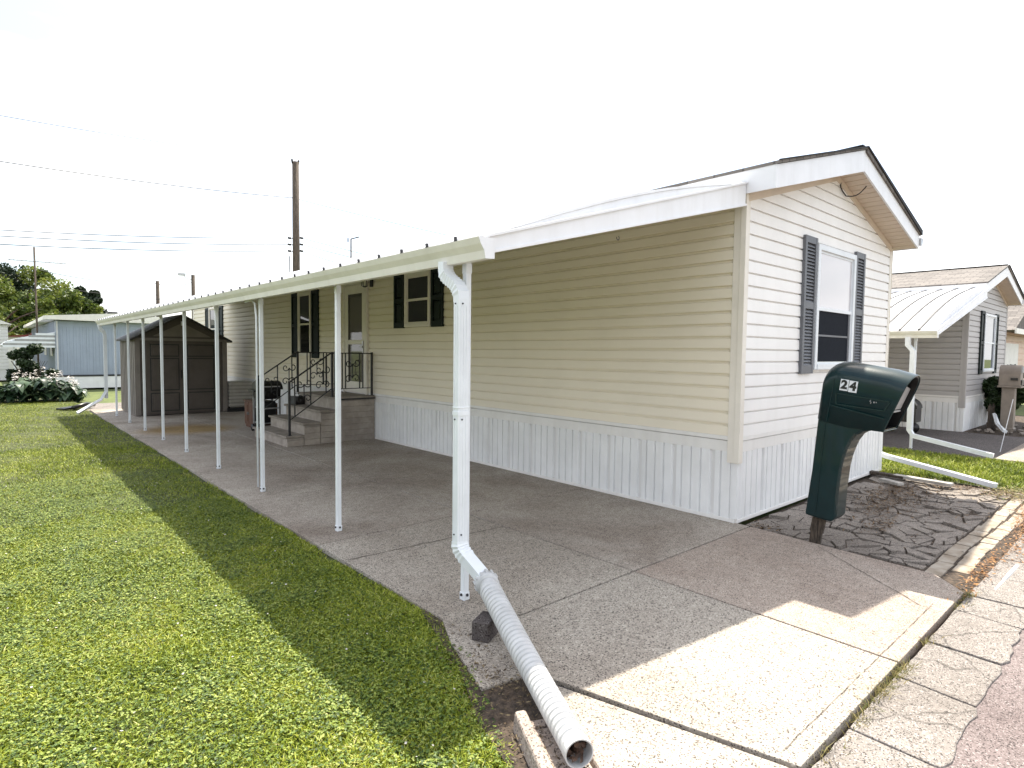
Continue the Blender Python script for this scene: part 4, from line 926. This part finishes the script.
def blades(name, pos, h, wd, mt, lean=.5, ctr=None, patchy=True):
    n = len(pos); ang = rng.uniform(0, 2*np.pi, n); dirx, diry = np.cos(ang), np.sin(ang); la = rng.uniform(0, 2*np.pi, n)
    hh = h*rng.uniform(.5, 1.25, n); ln = lean*hh*rng.uniform(.2, 1.6, n); lx, ly = np.cos(la)*ln, np.sin(la)*ln
    ww = wd*rng.uniform(.6, 1.3, n)/2; V = np.zeros((n, 5, 3)); base = np.c_[pos]
    V[:, 0] = base+np.c_[dirx*ww, diry*ww, 0*ww]; V[:, 1] = base-np.c_[dirx*ww, diry*ww, 0*ww]
    mid = base+np.c_[lx*.35, ly*.35, hh*.62]; V[:, 2] = mid-np.c_[dirx*ww*.8, diry*ww*.8, 0*ww]; V[:, 3] = mid+np.c_[dirx*ww*.8, diry*ww*.8, 0*ww]
    V[:, 4] = base+np.c_[lx, ly, hh*.95]
    i = np.arange(n)[:, None]*5; quads = i+np.array([0, 1, 2, 3]); tris = i+np.array([3, 2, 4])
    px, py = pos[:, 0], pos[:, 1]
    fld = np.full(n, .5); r2 = np.random.default_rng(3)
    for k in range(22):
        fq = r2.uniform(1.2, 16); th = r2.uniform(0, np.pi); fld += .09/math.sqrt(fq)*np.sin(fq*(px*np.cos(th)+py*np.sin(th))+r2.uniform(0, 6.28)+.8*np.sin(px*2+py*k*.3))
    rv = np.clip(fld*.55+rng.normal(.20, .20, n), 0, 1) if patchy else rng.uniform(0, 1, n)
    return np_mesh(name, V.reshape(-1, 3), quads, tris, mt, np.repeat(rv, 5))
def scatter(x0, x1, y0, y1, dens): n = int((x1-x0)*(y1-y0)*dens); return np.c_[rng.uniform(x0, x1, n), rng.uniform(y0, y1, n), np.full(n, -.03)]
allp = np.vstack([scatter(-5.3, -3.16, -1.75, 1.5, 26000), scatter(-5.4, -3.16, 1.5, 4, 14000), scatter(-5.6, -3.16, 4, 9, 4200), scatter(-6.2, -3.14, 9, 19, 1700), scatter(-9, -5.3, -1.75, 9, 500), scatter(-9, -6.2, 9, 19, 200)])
# leave the splash block / dirt corner bare, ragged slab edge
ex = -3.215+.035*np.sin(allp[:, 1]*3.3)+.02*np.sin(allp[:, 1]*11)+rng.normal(0, .018, len(allp))
edge = np.where(allp[:, 1] > -.1, ex, ex-.02-(-.1-allp[:, 1])*.50)
allp = allp[allp[:, 0] < edge]
o = blades('grass', allp, .025, .0060, M['grass'], 1.2); tag(o, 'short green lawn grass beside the carport slab', 'grass', kind='stuff')
def clover(name, pos, size, label):
    n = len(pos); Vs = []; c0 = pos.copy(); c0[:, 2] = rng.uniform(-.016, .006, n)
    for k in range(3):
        a = rng.uniform(0, 6.28, n)+k*2.09; s_ = size*rng.uniform(.6, 1.3, n); d = np.c_[np.cos(a), np.sin(a), rng.uniform(-.3, .5, n)]*s_[:, None]; e = np.c_[-np.sin(a), np.cos(a), rng.uniform(-.2, .2, n)]*s_[:, None]*.5
        Vs.append(np.stack([c0, c0+d*.55-e, c0+d, c0+d*.55+e], 1))
    V = np.concatenate(Vs); m_ = len(V)
    o = np_mesh(name, V.reshape(-1, 3), np.arange(m_)[:, None]*4+np.array([0, 1, 2, 3]), np.zeros((0, 3), int), M['clover'], np.repeat(np.tile(rng.uniform(0, 1, n), 3), 4)); return tag(o, label, 'clover', kind='stuff')
M['clover'] = leafy('clover_leaves', [(.02, .045, .008), (.07, .12, .02), (.16, .22, .03), (.30, .34, .08)], trans=.12)
cc = []
for _ in range(560):
    x, y = rng.uniform(-5.4, -3.3), rng.uniform(-1.7, 6); n_ = int(rng.uniform(30, 150)); sd = rng.uniform(.03, .14); cc.append(np.c_[rng.normal(x, sd, n_), rng.normal(y, sd, n_), np.zeros(n_)])
cc.append(scatter(-5.4, -3.3, -1.7, 6, 1500)); cc = np.vstack(cc); cc = cc[(cc[:, 0] < -3.26) & ((cc[:, 1] > -.2) | (cc[:, 0] < -3.26+(cc[:, 1]+.2)*.5))]
clover('clover', cc, .009, 'small round clover leaves mixed into the lawn grass')
sp = np.vstack([scatter(4.0, 6.45, -1.7, 1.0, 2600), scatter(4.05, 6.45, 1.0, 8, 500)])
o = blades('grass', sp, .05, .010, M['grass'], .9); tag(o, 'bright green grass strip between the two homes', 'grass', kind='stuff')
n_ = 200; cl = np.c_[rng.uniform(-5.2, -3.4, n_), rng.uniform(-1.6, 9, n_), rng.uniform(.010, .022, n_)]
a_r = rng.uniform(0, 6.28, n_); sz = rng.uniform(.004, .008, n_)[:, None]; ux = np.c_[np.cos(a_r), np.sin(a_r), .3*np.ones(n_)]*sz; vx = np.c_[-np.sin(a_r), np.cos(a_r), .2*np.ones(n_)]*sz
o = np_mesh('clover_flowers', np.stack([cl-ux, cl-vx, cl+ux, cl+vx], 1).reshape(-1, 3), np.arange(n_)[:, None]*4+np.array([0, 1, 2, 3]), np.zeros((0, 3), int), M['petal'], np.repeat(rng.uniform(0, 1, n_), 4)); tag(o, 'tiny white clover flowers dotted over the lawn', 'flowers', kind='stuff')
# weeds in the joint between slab and road edge
wp = []
for (xc, n, s) in ((-2.05, 130, .07), (-1.83, 120, .05), (-2.35, 60, .06), (-1.72, 90, .04), (-1.30, 60, .05), (-.55, 50, .06), (-2.7, 40, .1), (-.36, 90, .05), (-2.2, 90, .12)):
    wp.append(np.c_[rng.normal(xc, s, n), rng.normal(-1.815, .018, n), np.full(n, -.03)])
o = blades('weeds', np.vstack(wp), .045, .004, M['weed'], 1.3, patchy=False); tag(o, 'dry grassy weeds growing in the joint between slab and road', 'weeds', kind='stuff')
# dry clippings and leaf litter
def litter(name, areas, size, label, mt):
    Vs = []; rv = []
    for (x, y, sx_, sy_, n) in areas:
        c = np.c_[rng.normal(x, sx_, n), rng.normal(y, sy_, n), rng.uniform(-.022, .012, n)]
        a = rng.uniform(0, 2*np.pi, n); s = size*rng.uniform(.4, 1.3, n)
        ux = np.c_[np.cos(a)*s, np.sin(a)*s, rng.normal(0, .25, n)*s]; vx = np.c_[-np.sin(a)*s*.32, np.cos(a)*s*.32, rng.normal(0, .1, n)*s]
        Vs.append(np.stack([c-ux, c-vx, c+ux, c+vx], 1)); rv.append(rng.uniform(0, 1, n))
    V = np.concatenate(Vs); n = len(V); q = np.arange(n)[:, None]*4+np.array([0, 1, 2, 3])
    o = np_mesh(name, V.reshape(-1, 3), q, np.zeros((0, 3), int), mt, np.repeat(np.concatenate(rv), 4)); return tag(o, label, 'leaf litter', kind='stuff')
litter('leaf_litter', [(1.3, -1.86, .35, .05, 500), (2.4, -1.78, .5, .06, 900), (3.0, -1.72, .4, .06, 700), (.35, -1.76, .35, .03, 260), (.0, -1.8, .3, .04, 120)], .016, 'orange brown fallen leaf litter along the road edge', M['litter'])
litter('dead_leaves', [(2.3, -.62, .45, .16, 1700), (1.5, -.75, .3, .12, 350), (1.0, -.9, .15, .06, 200), (2.9, -.5, .3, .1, 700), (3.55, -1.3, .12, .25, 900), (.12, -.2, .05, .1, 120), (1.9, -1.2, .7, .2, 250)], .018, 'dry brown dead leaves scattered over the dark paved bed', leafy('dead_leaf_brown', [(.035, .02, .01), (.10, .06, .03), (.22, .14, .07)], trans=.05))
litter('soil_crumbs', [(-3.36, -.55, .05, .2, 900), (-3.55, -1.1, .05, .2, 700), (-3.22, -.2, .02, .2, 200)], .010, 'brown crumbs and dry grass bits on the bare soil beside the slab', leafy('crumb_brown', [(.03, .02, .012), (.09, .06, .035), (.25, .19, .10)], trans=.05))
litter('dry_clippings', [(3.75, -1.45, .25, .12, 900), ], .02, 'straw coloured dry grass clippings at the lawn edges', M['weed'])

def crown(name, c, rad, n, size, mt, seed, parent, clumps=26, flat=1., conical=False):
    r = np.random.default_rng(seed); rad = np.array(rad)
    if conical:
        t = r.uniform(0, 1, clumps)**.8; a = r.uniform(0, 2*np.pi, clumps); rr_ = (1-t)*r.uniform(.55, 1, clumps)
        cc = np.c_[np.cos(a)*rr_, np.sin(a)*rr_, t*2-1]*rad; cr_ = (.16+.26*(1-t))*rad[0]
    else:
        d = r.normal(size=(clumps, 3)); d /= np.linalg.norm(d, axis=1)[:, None]; cc = d*r.uniform(.35, .95, clumps)[:, None]*rad; cr_ = r.uniform(.22, .42, clumps)*rad.min()
    k = r.integers(0, clumps, n); d = r.normal(size=(n, 3)); d /= np.linalg.norm(d, axis=1)[:, None]
    p = cc[k]+d*(r.uniform(0, 1, n)**.4)[:, None]*cr_[k][:, None]*np.array([1, 1, .75]); 
    a = r.normal(size=(n, 3)); a /= np.linalg.norm(a, axis=1)[:, None]; b = np.cross(a, r.normal(size=(n, 3))); b /= np.linalg.norm(b, axis=1)[:, None]
    s = size*r.uniform(.5, 1.4, n)[:, None]; P0 = p+np.array(c); V = np.stack([P0-a*s, P0-b*s*.55, P0+a*s, P0+b*s*.55], 1)
    rv = np.clip(r.uniform(0, 1, clumps)[k]*.55+r.uniform(0, .45, n), 0, 1)
    o = np_mesh(name, V.reshape(-1, 3), np.arange(n)[:, None]*4+np.array([0, 1, 2, 3]), np.zeros((0, 3), int), mt, np.repeat(rv, 4))
    return child_local(o, parent)
def tree(label, x, y, h, r, mt, seed, n=9000, size=.16, trunk=.18, base=.3, conical=False, group='trees beyond the blue home'):
    t = empty('tree' if not conical else 'conifer_tree', (x, y, -.05), label, 'tree', group)
    rr_ = random.Random(seed); mb = MB(); top = h*.75
    mb.tube([(x, y, -.05), (x+.1, y, h*.2), (x+rr_.uniform(-.3, .3), y, h*.45), (x+rr_.uniform(-.3, .3), y, top)], trunk, 8, rs=[trunk*1.3, trunk, trunk*.7, trunk*.2])
    for i in range(7):
        a = rr_.uniform(0, 6.28); z = h*rr_.uniform(.3, .65); L_ = r*rr_.uniform(.5, .8)
        mb.tube([(x, y, z), (x+math.cos(a)*L_*.5, y+math.sin(a)*L_*.5, z+L_*.35), (x+math.cos(a)*L_, y+math.sin(a)*L_, z+L_*.6)], .05, 6, rs=[trunk*.4, trunk*.25, .02])
    P(mb, 'trunk', M['bark'], t)
    hz = (h*(1-base))/2; crown('crown', (x, y, h*base+hz), (r, r, hz), n, size, mt, seed, t, clumps=34 if not conical else 60, conical=conical); return t
# tree line behind the blue home (heights read off the photograph)
spec = [(-14, 256, 58, 4.6, 'leaf_dark', 0, 'tall dark tree at the far left edge'), (10, 262, 54, 3.8, 'leaf_mid', 0, 'tall bushy green tree left of the antenna mast'),
        (30, 278, 50, 3.0, 'leaf_mid', 0, 'green tree directly behind the antenna mast'), (58, 290, 52, 3.2, 'leaf_mid', 0, 'rounded pale green tree behind the blue home roof'),
        (80, 290, 60, 2.6, 'leaf_dark', 1, 'left one of the two small dark conifers above the blue roof'), (94, 292, 60, 2.2, 'leaf_dark', 1, 'right one of the two small dark conifers above the blue roof'),
        (0, 300, 44, 2.6, 'leaf_mid', 0, 'low light green tree above the white cottage'), (46, 300, 47, 2.2, 'leaf_mid', 0, 'low green bushy tree over the awning end of the blue home'), (76, 302, 50, 2.6, 'leaf_mid', 0, 'low pale tree behind the middle of the blue roof'), (20, 305, 47, 2.2, 'leaf_mid', 0, 'low green tree above the dark red roof')]
for i, (px, py, Y, r, mt, con, lab) in enumerate(spec):
    p = at(px, py, 'y', Y); tree(lab, p.x, Y, p.z, r, M[mt], 30+i, n=15000, size=.13, base=.18 if not con else .05, conical=bool(con))
p = at(1040, 288, 'x', 34); tree('green tree behind the peach house at the right edge', p.x, p.y, p.z, 2.2, M['leaf_mid'], 77, n=5000, size=.2, group='trees behind the right hand houses')

# bush beside the neighbour's mailbox
def bush(name, label, cat, c, rad, n, size, mt, seed, clumps=22):
    t = empty(name, (c[0], c[1], -.03), label, cat); mb = MB(); rr_ = random.Random(seed)
    for i in range(9): a = rr_.uniform(0, 6.28); mb.tube([(c[0], c[1], -.03), (c[0]+math.cos(a)*rad[0]*.3, c[1]+math.sin(a)*rad[1]*.3, c[2]*.8), (c[0]+math.cos(a)*rad[0]*.6, c[1]+math.sin(a)*rad[1]*.6, c[2]*1.3)], .012, 5, rs=[.015, .01, .004])
    P(mb, 'stems', M['bark'], t); crown('foliage', c, rad, n, size, mt, seed, t, clumps=clumps); return t
bush('bush', 'dark leafy bush between the grey home window and its mailbox', 'bush', (12.35, -.02, .85), (.95, .50, .78), 8500, .045, M['bushleaf'], 5)
# little fence pickets and clutter beneath it
FN = empty('picket_edging', (11.3, .05, 0), 'low weathered wooden picket edging under the bush', 'fence')
for i in range(6):
    mb = MB(); x = 10.95+i*.11; mb.box(x, x+.05, .02, .04, -.02, .52+.03*math.sin(i*2)); P(mb, 'picket', M['oldwood'], FN)
mb = MB(); mb.box(10.93, 11.60, .041, .055, .12, .16); mb.box(10.93, 11.60, .041, .055, .40, .44); P(mb, 'rail', M['oldwood'], FN)
mb = MB(); rectpath(mb, [(11.1, -.05, .34), (10.9, -.15, .14), (10.3, -.36, .06)], .07, .05); tag(mb.build('downspout_extension', M['white_plain'], None), 'short grey downspout extension below the picket edging', 'downspout')
mb = MB(); rr_ = random.Random(8)
for i in range(60):
    x = rr_.uniform(10.25, 12.6); y = rr_.uniform(-.75, -.5) if i % 2 else rr_.uniform(-.6, .15); s = rr_.uniform(.03, .085)
    mb.rbox((x, y, s*.25), (s*1.6, s, s*.7), (rr_.uniform(-.4, .4), rr_.uniform(-.4, .4), rr_.uniform(0, 3)))
tag(mb.build('bed_stones', M['stone'], None, bevel=.01), 'loose stones edging the flower bed below the grey home', 'stones', kind='stuff')

# ------------------------------------------------------------------ hosta clump at the lawn's far end
HO = empty('hosta_plant', (-3.9, 19.2, -.03), 'large leafy hosta clump with pale flowers at the end of the lawn', 'plant')
r_ = random.Random(4); V = []; Q = []; RV = []
def leaf(V, Q, RV, base, dirn, L_, Wd, droop, rv):
    n0 = len(V); side = Vector((-dirn.y, dirn.x, 0)); K_ = 5
    for i in range(K_+1):
        t = i/K_; p = base+dirn*L_*t*(.9)+Vector((0, 0, L_*(.55*t-droop*t*t))); ww = Wd*math.sin(math.pi*min(.97, .08+t*.92))**.8
        V += [tuple(p+side*ww+Vector((0, 0, ww*.35))), tuple(p), tuple(p-side*ww+Vector((0, 0, ww*.35)))]; RV += [rv, rv*.8, rv]
    for i in range(K_):
        a = n0+i*3; Q += [(a, a+1, a+4, a+3), (a+1, a+2, a+5, a+4)]
for i in range(420):
    x = r_.uniform(-4.85, -3.0); y = r_.uniform(18.6, 20.0); hgt = .35*(1-((x+3.95)/1.0)**2*.7)*r_.uniform(.2, 1.8); a = r_.uniform(0, 6.28)
    leaf(V, Q, RV, Vector((x, y, max(.02, hgt))), Vector((math.cos(a), math.sin(a), 0)), r_.uniform(.22, .36), r_.uniform(.07, .12), r_.uniform(.7, 1.3), r_.random())
o = np_mesh('leaves', V, Q, np.zeros((0, 3), int), M['hosta'], RV); child_local(o, HO)
V = []; Q = []; RV = []
for i in range(24):
    x = r_.uniform(-4.7, -3.1); y = r_.uniform(18.6, 19.9); z = .40+.45*(1-((x+3.95)/1.0)**2)*r_.uniform(.2, 1.15)
    for k in range(14):
        a = r_.uniform(0, 6.28); s = .035; c = Vector((x+r_.uniform(-.05, .05), y+r_.uniform(-.05, .05), z+r_.uniform(-.10, .10))); u = Vector((math.cos(a), math.sin(a), r_.uniform(-.5, .5)))*s; v = Vector((-math.sin(a), math.cos(a), r_.uniform(-.5, .5)))*s*.6
        n0 = len(V); V += [tuple(c-u), tuple(c-v), tuple(c+u), tuple(c+v)]; Q.append((n0, n0+1, n0+2, n0+3)); RV += [r_.random()]*4
tag(child_local(np_mesh('flowers', V, Q, np.zeros((0, 3), int), M['petal'], RV), HO), kind='stuff')
bush('shrub', 'dark round shrub behind the hosta clump', 'bush', (-4.05, 21.2, .85), (.75, .6, .8), 4500, .06, M['bushleaf'], 9)
mb = MB(); mb.bar((-3.75, 15.6, .02), (-3.1, 16.1, .06), .25, .04); mb.tube([(-3.5, 15.5, .05), (-3.2, 15.9, .10), (-3.0, 16.2, .05)], .05, 8)
tag(mb.build('drain_mat', M['black'], None), 'black drain mat lying at the far corner of the lawn', 'mat')

# ------------------------------------------------------------------ blue home behind
BH = empty('mobile_home', (-3.1, 25, 0), 'pale blue ribbed metal mobile home with white fascia beyond the lawn', 'mobile home')
bx0, bx1, by0, by1 = -3.1, 2.6, 25., 39.
mb = MB(frame((bx0, by0, 0), (1, 0, 0), (0, -1, 0))); u = 0
while u < bx1-bx0: mb.box(u+.004, u+.12, 0, .012, .52, 2.50); mb.box(u+.124, u+.20, 0, .018, .52, 2.50); u += .20
P(mb, 'end_wall', M['blue'], BH)
mb = MB(frame((bx0, by0, 0), (0, -1, 0), (-1, 0, 0))); u = -(by1-by0)
while u < 0: mb.box(u+.004, u+.12, 0, .012, .52, 2.50); mb.box(u+.124, min(0, u+.20), 0, .018, .52, 2.50); u += .20
P(mb, 'side_wall', M['blue'], BH)
mb = MB(); mb.box(bx0+.002, bx1, by0+.002, by1, .0, 2.52); P(mb, 'wall_core', M['blue'], BH)
mb = MB(); mb.box(bx0-.02, bx1, by0-.02, by0, 0, .44); mb.box(bx0-.02, bx0, by0-.0, by1, 0, .44); P(mb, 'skirting', M['skirt'], BH)
mb = MB(); mb.box(bx0-.03, bx1, by0-.035, by0-.021, .44, .50); P(mb, 'band_trim', M['seam'], BH)
mb = MB(); mb.box(bx0-.03, bx0+.06, by0-.03, by0-.019, .5, 2.5); P(mb, 'corner_trim', M['white'], BH)
mb = MB(); mb.prism([(bx0-.35, by0-.35, 2.55), (bx1, by0-.35, 2.50), (bx1, by0-.35, 2.68), (bx0+1.9, by0-.35, 2.86), (bx0-.35, by0-.35, 2.68)], (0, by1-by0+.5, 0)); P(mb, 'roof', M['cream_metal'], BH)
mb = MB(); mb.box(bx0+.02, bx1, by0-.022, by0-.002, 2.30, 2.52); P(mb, 'upper_band', M['blue'], BH)
mb = MB(); mb.box(bx0-.03, bx0-.012, by0+1.0, by0+2.1, 1.2, 2.0); mb.box(bx0-.03, bx0-.012, by0+4.0, by0+5.2, 1.2, 2.0); P(mb, 'window', M['glass'], BH)
for y_ in (.9, 4.6):
    pass
aw = [(bx0-.02, 2.10), (bx0-1.05, 1.86), (bx0-1.42, 1.72), (bx0-1.52, 1.60), (bx0-1.50, 1.55), (bx0-1.38, 1.68), (bx0-1.05, 1.81), (bx0-.02, 2.05)]
mb = MB()
for i in range(10):
    y_ = by0-.05+i*.32; mb.cur = i % 2; mb.prism([(x, y_, z) for x, z in aw], (0, .315, 0))
mb.cur = 0
AWN = P(mb, 'awning', [M['white_plain'], M['mailgrey']], BH)
mb = MB()
for k in range(7):
    z = 1.52+k*.075; xl_ = bx0-1.50+max(0, (z-1.62))*2.6
    mb.cur = k % 2; mb.box(xl_, bx0-.03, by0-.075, by0-.055, z, z+.072)
mb.cur = 0; S(mb, 'awning_end', [M['white_plain'], M['mailgrey']], AWN)
mb = MB(); mb.bar((bx0-1.2, by0+.1, 0), (bx0-1.2, by0+.1, 1.8), .04); P(mb, 'awning_post', M['white_plain'], BH)
mb = MB(); mb.rbox((at(112, 309, 'y', 27).x, 27, 2.9), (.35, .35, .25)); P(mb, 'roof_vent', M['black'], BH)
# antenna
a = at(37, 345, 'y', 25.4); tp = at(34, 247, 'y', 25.4)
AN = empty('tv_antenna', (a.x, 25.4, 0), 'tall thin television antenna mast at the corner of the blue home', 'antenna')
mb = MB(); mb.tube([(a.x+.03, 25.4, 0), (tp.x, 25.4, tp.z)], .03, 8); P(mb, 'mast', M['polewood'], AN)
l = at(8, 259.5, 'y', 25.4); rr_2 = at(67, 264, 'y', 25.4); mb = MB(); mb.bar(l, rr_2, .03)
for k in range(15):
    q = Vector(l).lerp(Vector(rr_2), (k+.5)/15); s = .15+.45*abs(k/14-.1); mb.bar(q-Vector((.02, s, 0)), q+Vector((.02, s, .03)), .016)
P(mb, 'boom', M['steel'], AN)
# white cottage, red roof, far left
WH = empty('cottage', (-5.4, 33, 0), 'white sided cottage cut by the left edge of the picture', 'house')
xr_ = at(8.5, 350, 'y', 33).x
mb = MB(frame((xr_-6, 33, 0), (1, 0, 0), (0, -1, 0))); siding(mb, 0, 6, .5, 2.55, ex=.15); mb.box(0, 6, -3, -.001, 0, 2.55); P(mb, 'wall', M['white_house'], WH)
mb = MB(); mb.prism([(xr_-6.2, 32.8, 2.55), (xr_+.15, 32.8, 2.55), (xr_-3, 32.8, 3.9)], (0, 6, 0)); P(mb, 'roof', M['cream_metal'], WH)
mb = MB(); mb.box(xr_-1.6, xr_-.9, 32.95, 32.975, 1.2, 2.0); P(mb, 'window', M['glass'], WH)
RH = empty('garage', (-4.5, 42, 0), 'low white garage with a dark red roof behind the awning', 'garage')
a = at(4, 345, 'y', 42); b = at(30, 324, 'y', 42)
mb = MB(); mb.box(a.x, b.x+.5, 42, 46, 0, 2.1); P(mb, 'wall', M['white_house'], RH)
mb = MB(); mb.prism([(a.x-.2, 41.8, 2.1), (b.x+.7, 41.8, 2.1), (b.x+.5, 41.8, b.z+.1), (a.x+1.2, 41.8, b.z-.6)], (0, 4.4, 0)); P(mb, 'roof', M['redroof'], RH)
mb = MB(); mb.box(a.x+.9, a.x+1.7, 41.97, 41.995, 1.0, 1.7); P(mb, 'window', M['blue'], RH)
# peach house, right edge
PH = empty('house', (19, 1.0, 0), 'peach coloured house with pale garage door at the right edge', 'house')
mb = MB(frame((17.0, .9, 0), (1, 0, 0), (0, -1, 0))); siding(mb, 0, 5, 0.1, 2.35, ex=.2); mb.box(0, 5, -12, -.001, 0, 2.35); P(mb, 'wall', M['tan_house'], PH)
mb = MB(); mb.prism([(16.7, .5, 2.35), (22.4, .5, 2.35), (19.5, .5, 3.35)], (0, 13, 0)); P(mb, 'roof', M['shingles'], PH)
mb = MB(); mb.box(16.68, 22.42, .46, .498, 2.25, 2.40); P(mb, 'fascia', M['cream_metal'], PH)
mb = MB(); mb.box(17.5, 20.0, .86, .884, .05, 2.0); P(mb, 'garage_door', M['white_house'], PH)

# ------------------------------------------------------------------ poles and wires
def pole(label, x, y, top, r, insul=True):
    t = empty('utility_pole', (x, y, -.07), label, 'utility pole', 'wooden utility poles'); mb = MB(); mb.tube([(x, y, -.07), (x, y, top*.5), (x, y, top)], r, 10, rs=[r*1.25, r*1.1, r]); P(mb, 'pole', M['polewood'], t)
    return t
PY = 24.; tp = at(295.5, 162, 'y', PY); B1 = pole('tallest thick wooden utility pole rising behind the home', tp.x, PY, tp.z, .145)
for px, py in ((292, 160), (298.5, 160)):
    p = at(px, py, 'y', PY); mb = MB(); mb.tube([(p.x, PY, tp.z-.1), (p.x, PY, tp.z+.05), (p.x, PY, tp.z+.12)], .04, 8, rs=[.02, .05, .03]); P(mb, 'insulator', M['black'], B1)
wl = {}
for i, py in enumerate((238, 244.5, 251)):
    for s, px in ((-1, 289.5), (1, 301.5)):
        p = at(px, py, 'y', PY); mb = MB(); mb.tube([(p.x-.06, PY, p.z), (p.x+.06, PY, p.z)], .05, 8); mb.bar((p.x, PY, p.z), (tp.x, PY, p.z), .03); P(mb, 'insulator', M['black'], B1); wl[(i, s)] = (p.x, PY, p.z)
mb = MB(); p = at(289.5, 256, 'y', PY); mb.tube([(p.x, PY, p.z), (p.x, PY, p.z-.6), (p.x+.05, PY, p.z-1.3)], .02, 6); P(mb, 'ground_wire', M['wire'], B1)
p2 = at(157.5, 281, 'y', 52); B2 = pole('thin distant utility pole left of the one with the street lamp', p2.x, 52, p2.z, .13)
p3 = at(193, 275, 'y', 48); B3 = pole('short distant utility pole with a street lamp arm', p3.x, 48, p3.z, .13)
mb = MB(); e = at(183, 274.5, 'y', 48); mb.tube([(p3.x, 48, p3.z-.4), (p3.x-.5, 48, p3.z-.25), (e.x, 48, e.z)], .03, 6); mb.rbox((e.x-.1, 48, e.z), (.5, .25, .18)); P(mb, 'street_lamp_head', M['steel'], B3)
m1 = at(351, 258, 'y', 22); m2 = at(351, 239, 'y', 22)
VM = empty('roof_mast', (m1.x, 22, 0), 'slim white mast with a short arm showing above the carport roof', 'mast'); mb = MB()
mb.tube([(m1.x, 22, 0), (m2.x, 22, m2.z)], .035, 8); mb.bar((m2.x, 22, m2.z), at(359, 237, 'y', 22), .05); mb.bar(at(348, 242, 'y', 22), at(348, 238, 'y', 22), .04); P(mb, 'mast', M['polewood'], VM)
def wire(label, a, b, sag, r=.012):
    r *= 1.4
    a = Vector(a); b = Vector(b); mb = MB(); pts = []
    for i in range(25): t = i/24; p = a.lerp(b, t); p.z -= sag*4*t*(1-t); pts.append(p)
    mb.tube(pts, r, 5); tag(mb.build('overhead_wire', M['wire'], None), label, 'wire', 'overhead wires')
def ext(a, b, k): a = Vector(a); b = Vector(b); return a+(b-a)*k
for i, (py, nm) in enumerate(((228.5, 'top'), (234.5, 'middle'), (243, 'bottom'))):
    l = at(-40, py-1, 'y', PY+2); wire(nm+' one of the three wires left of the tallest pole', l, wl[(i, -1)], .12, .011)
    r = at((440, 400, 350)[i], (272, 268, 266)[i], 'y', PY+1); wire(nm+' one of the three wires right of the tallest pole', wl[(i, 1)], r, .05, .010)
wire('long upper wire crossing left of the tallest pole', at(-40, 155, 'y', 24), at(294, 198, 'y', 24), .12, .012)
wire('long wire descending right of the tallest pole', at(297, 199, 'y', 24), at(520, 250, 'y', 24), .1, .010)
wire('highest faint wire at the upper left', at(-30, 110, 'y', 30), at(256, 155, 'y', 30), .1, .010)
wire('low wire from the distant poles toward the tree line', at(40, 270, 'y', 52), (p2.x, 52, p2.z-.2), .3, .014)
wire('low wire joining the two distant poles', (p2.x, 52, p2.z-.2), (p3.x, 48, p3.z-.5), .3, .014)
wire('second low wire behind the trees', at(70, 289, 'y', 52), (p2.x, 52, p2.z-1.1), .2, .014)
wire('lowest wire between the far poles', at(95, 298, 'y', 52), (p3.x, 48, p3.z-1.6), .2, .014)
wire('faint wire above the grey neighbouring roof', at(905, 226, 'y', 10), at(1060, 205, 'y', 10), .1, .006)
# wires and a tree across the street, seen mirrored in the front window
wire('upper wire across the street mirrored in the front window', (-6, -16, 7.2), (22, -16, 7.0), .4, .03)
wire('lower wire across the street mirrored in the front window', (-6, -16, 5.6), (22, -16, 5.9), .5, .03)
tree('leafy tree across the street mirrored in the front window', 9.5, -20, 6.2, 3.0, M['leaf_mid'], 91, n=6000, size=.2, group='trees across the street')
sc.render.resolution_x = 1024; sc.render.resolution_y = 768
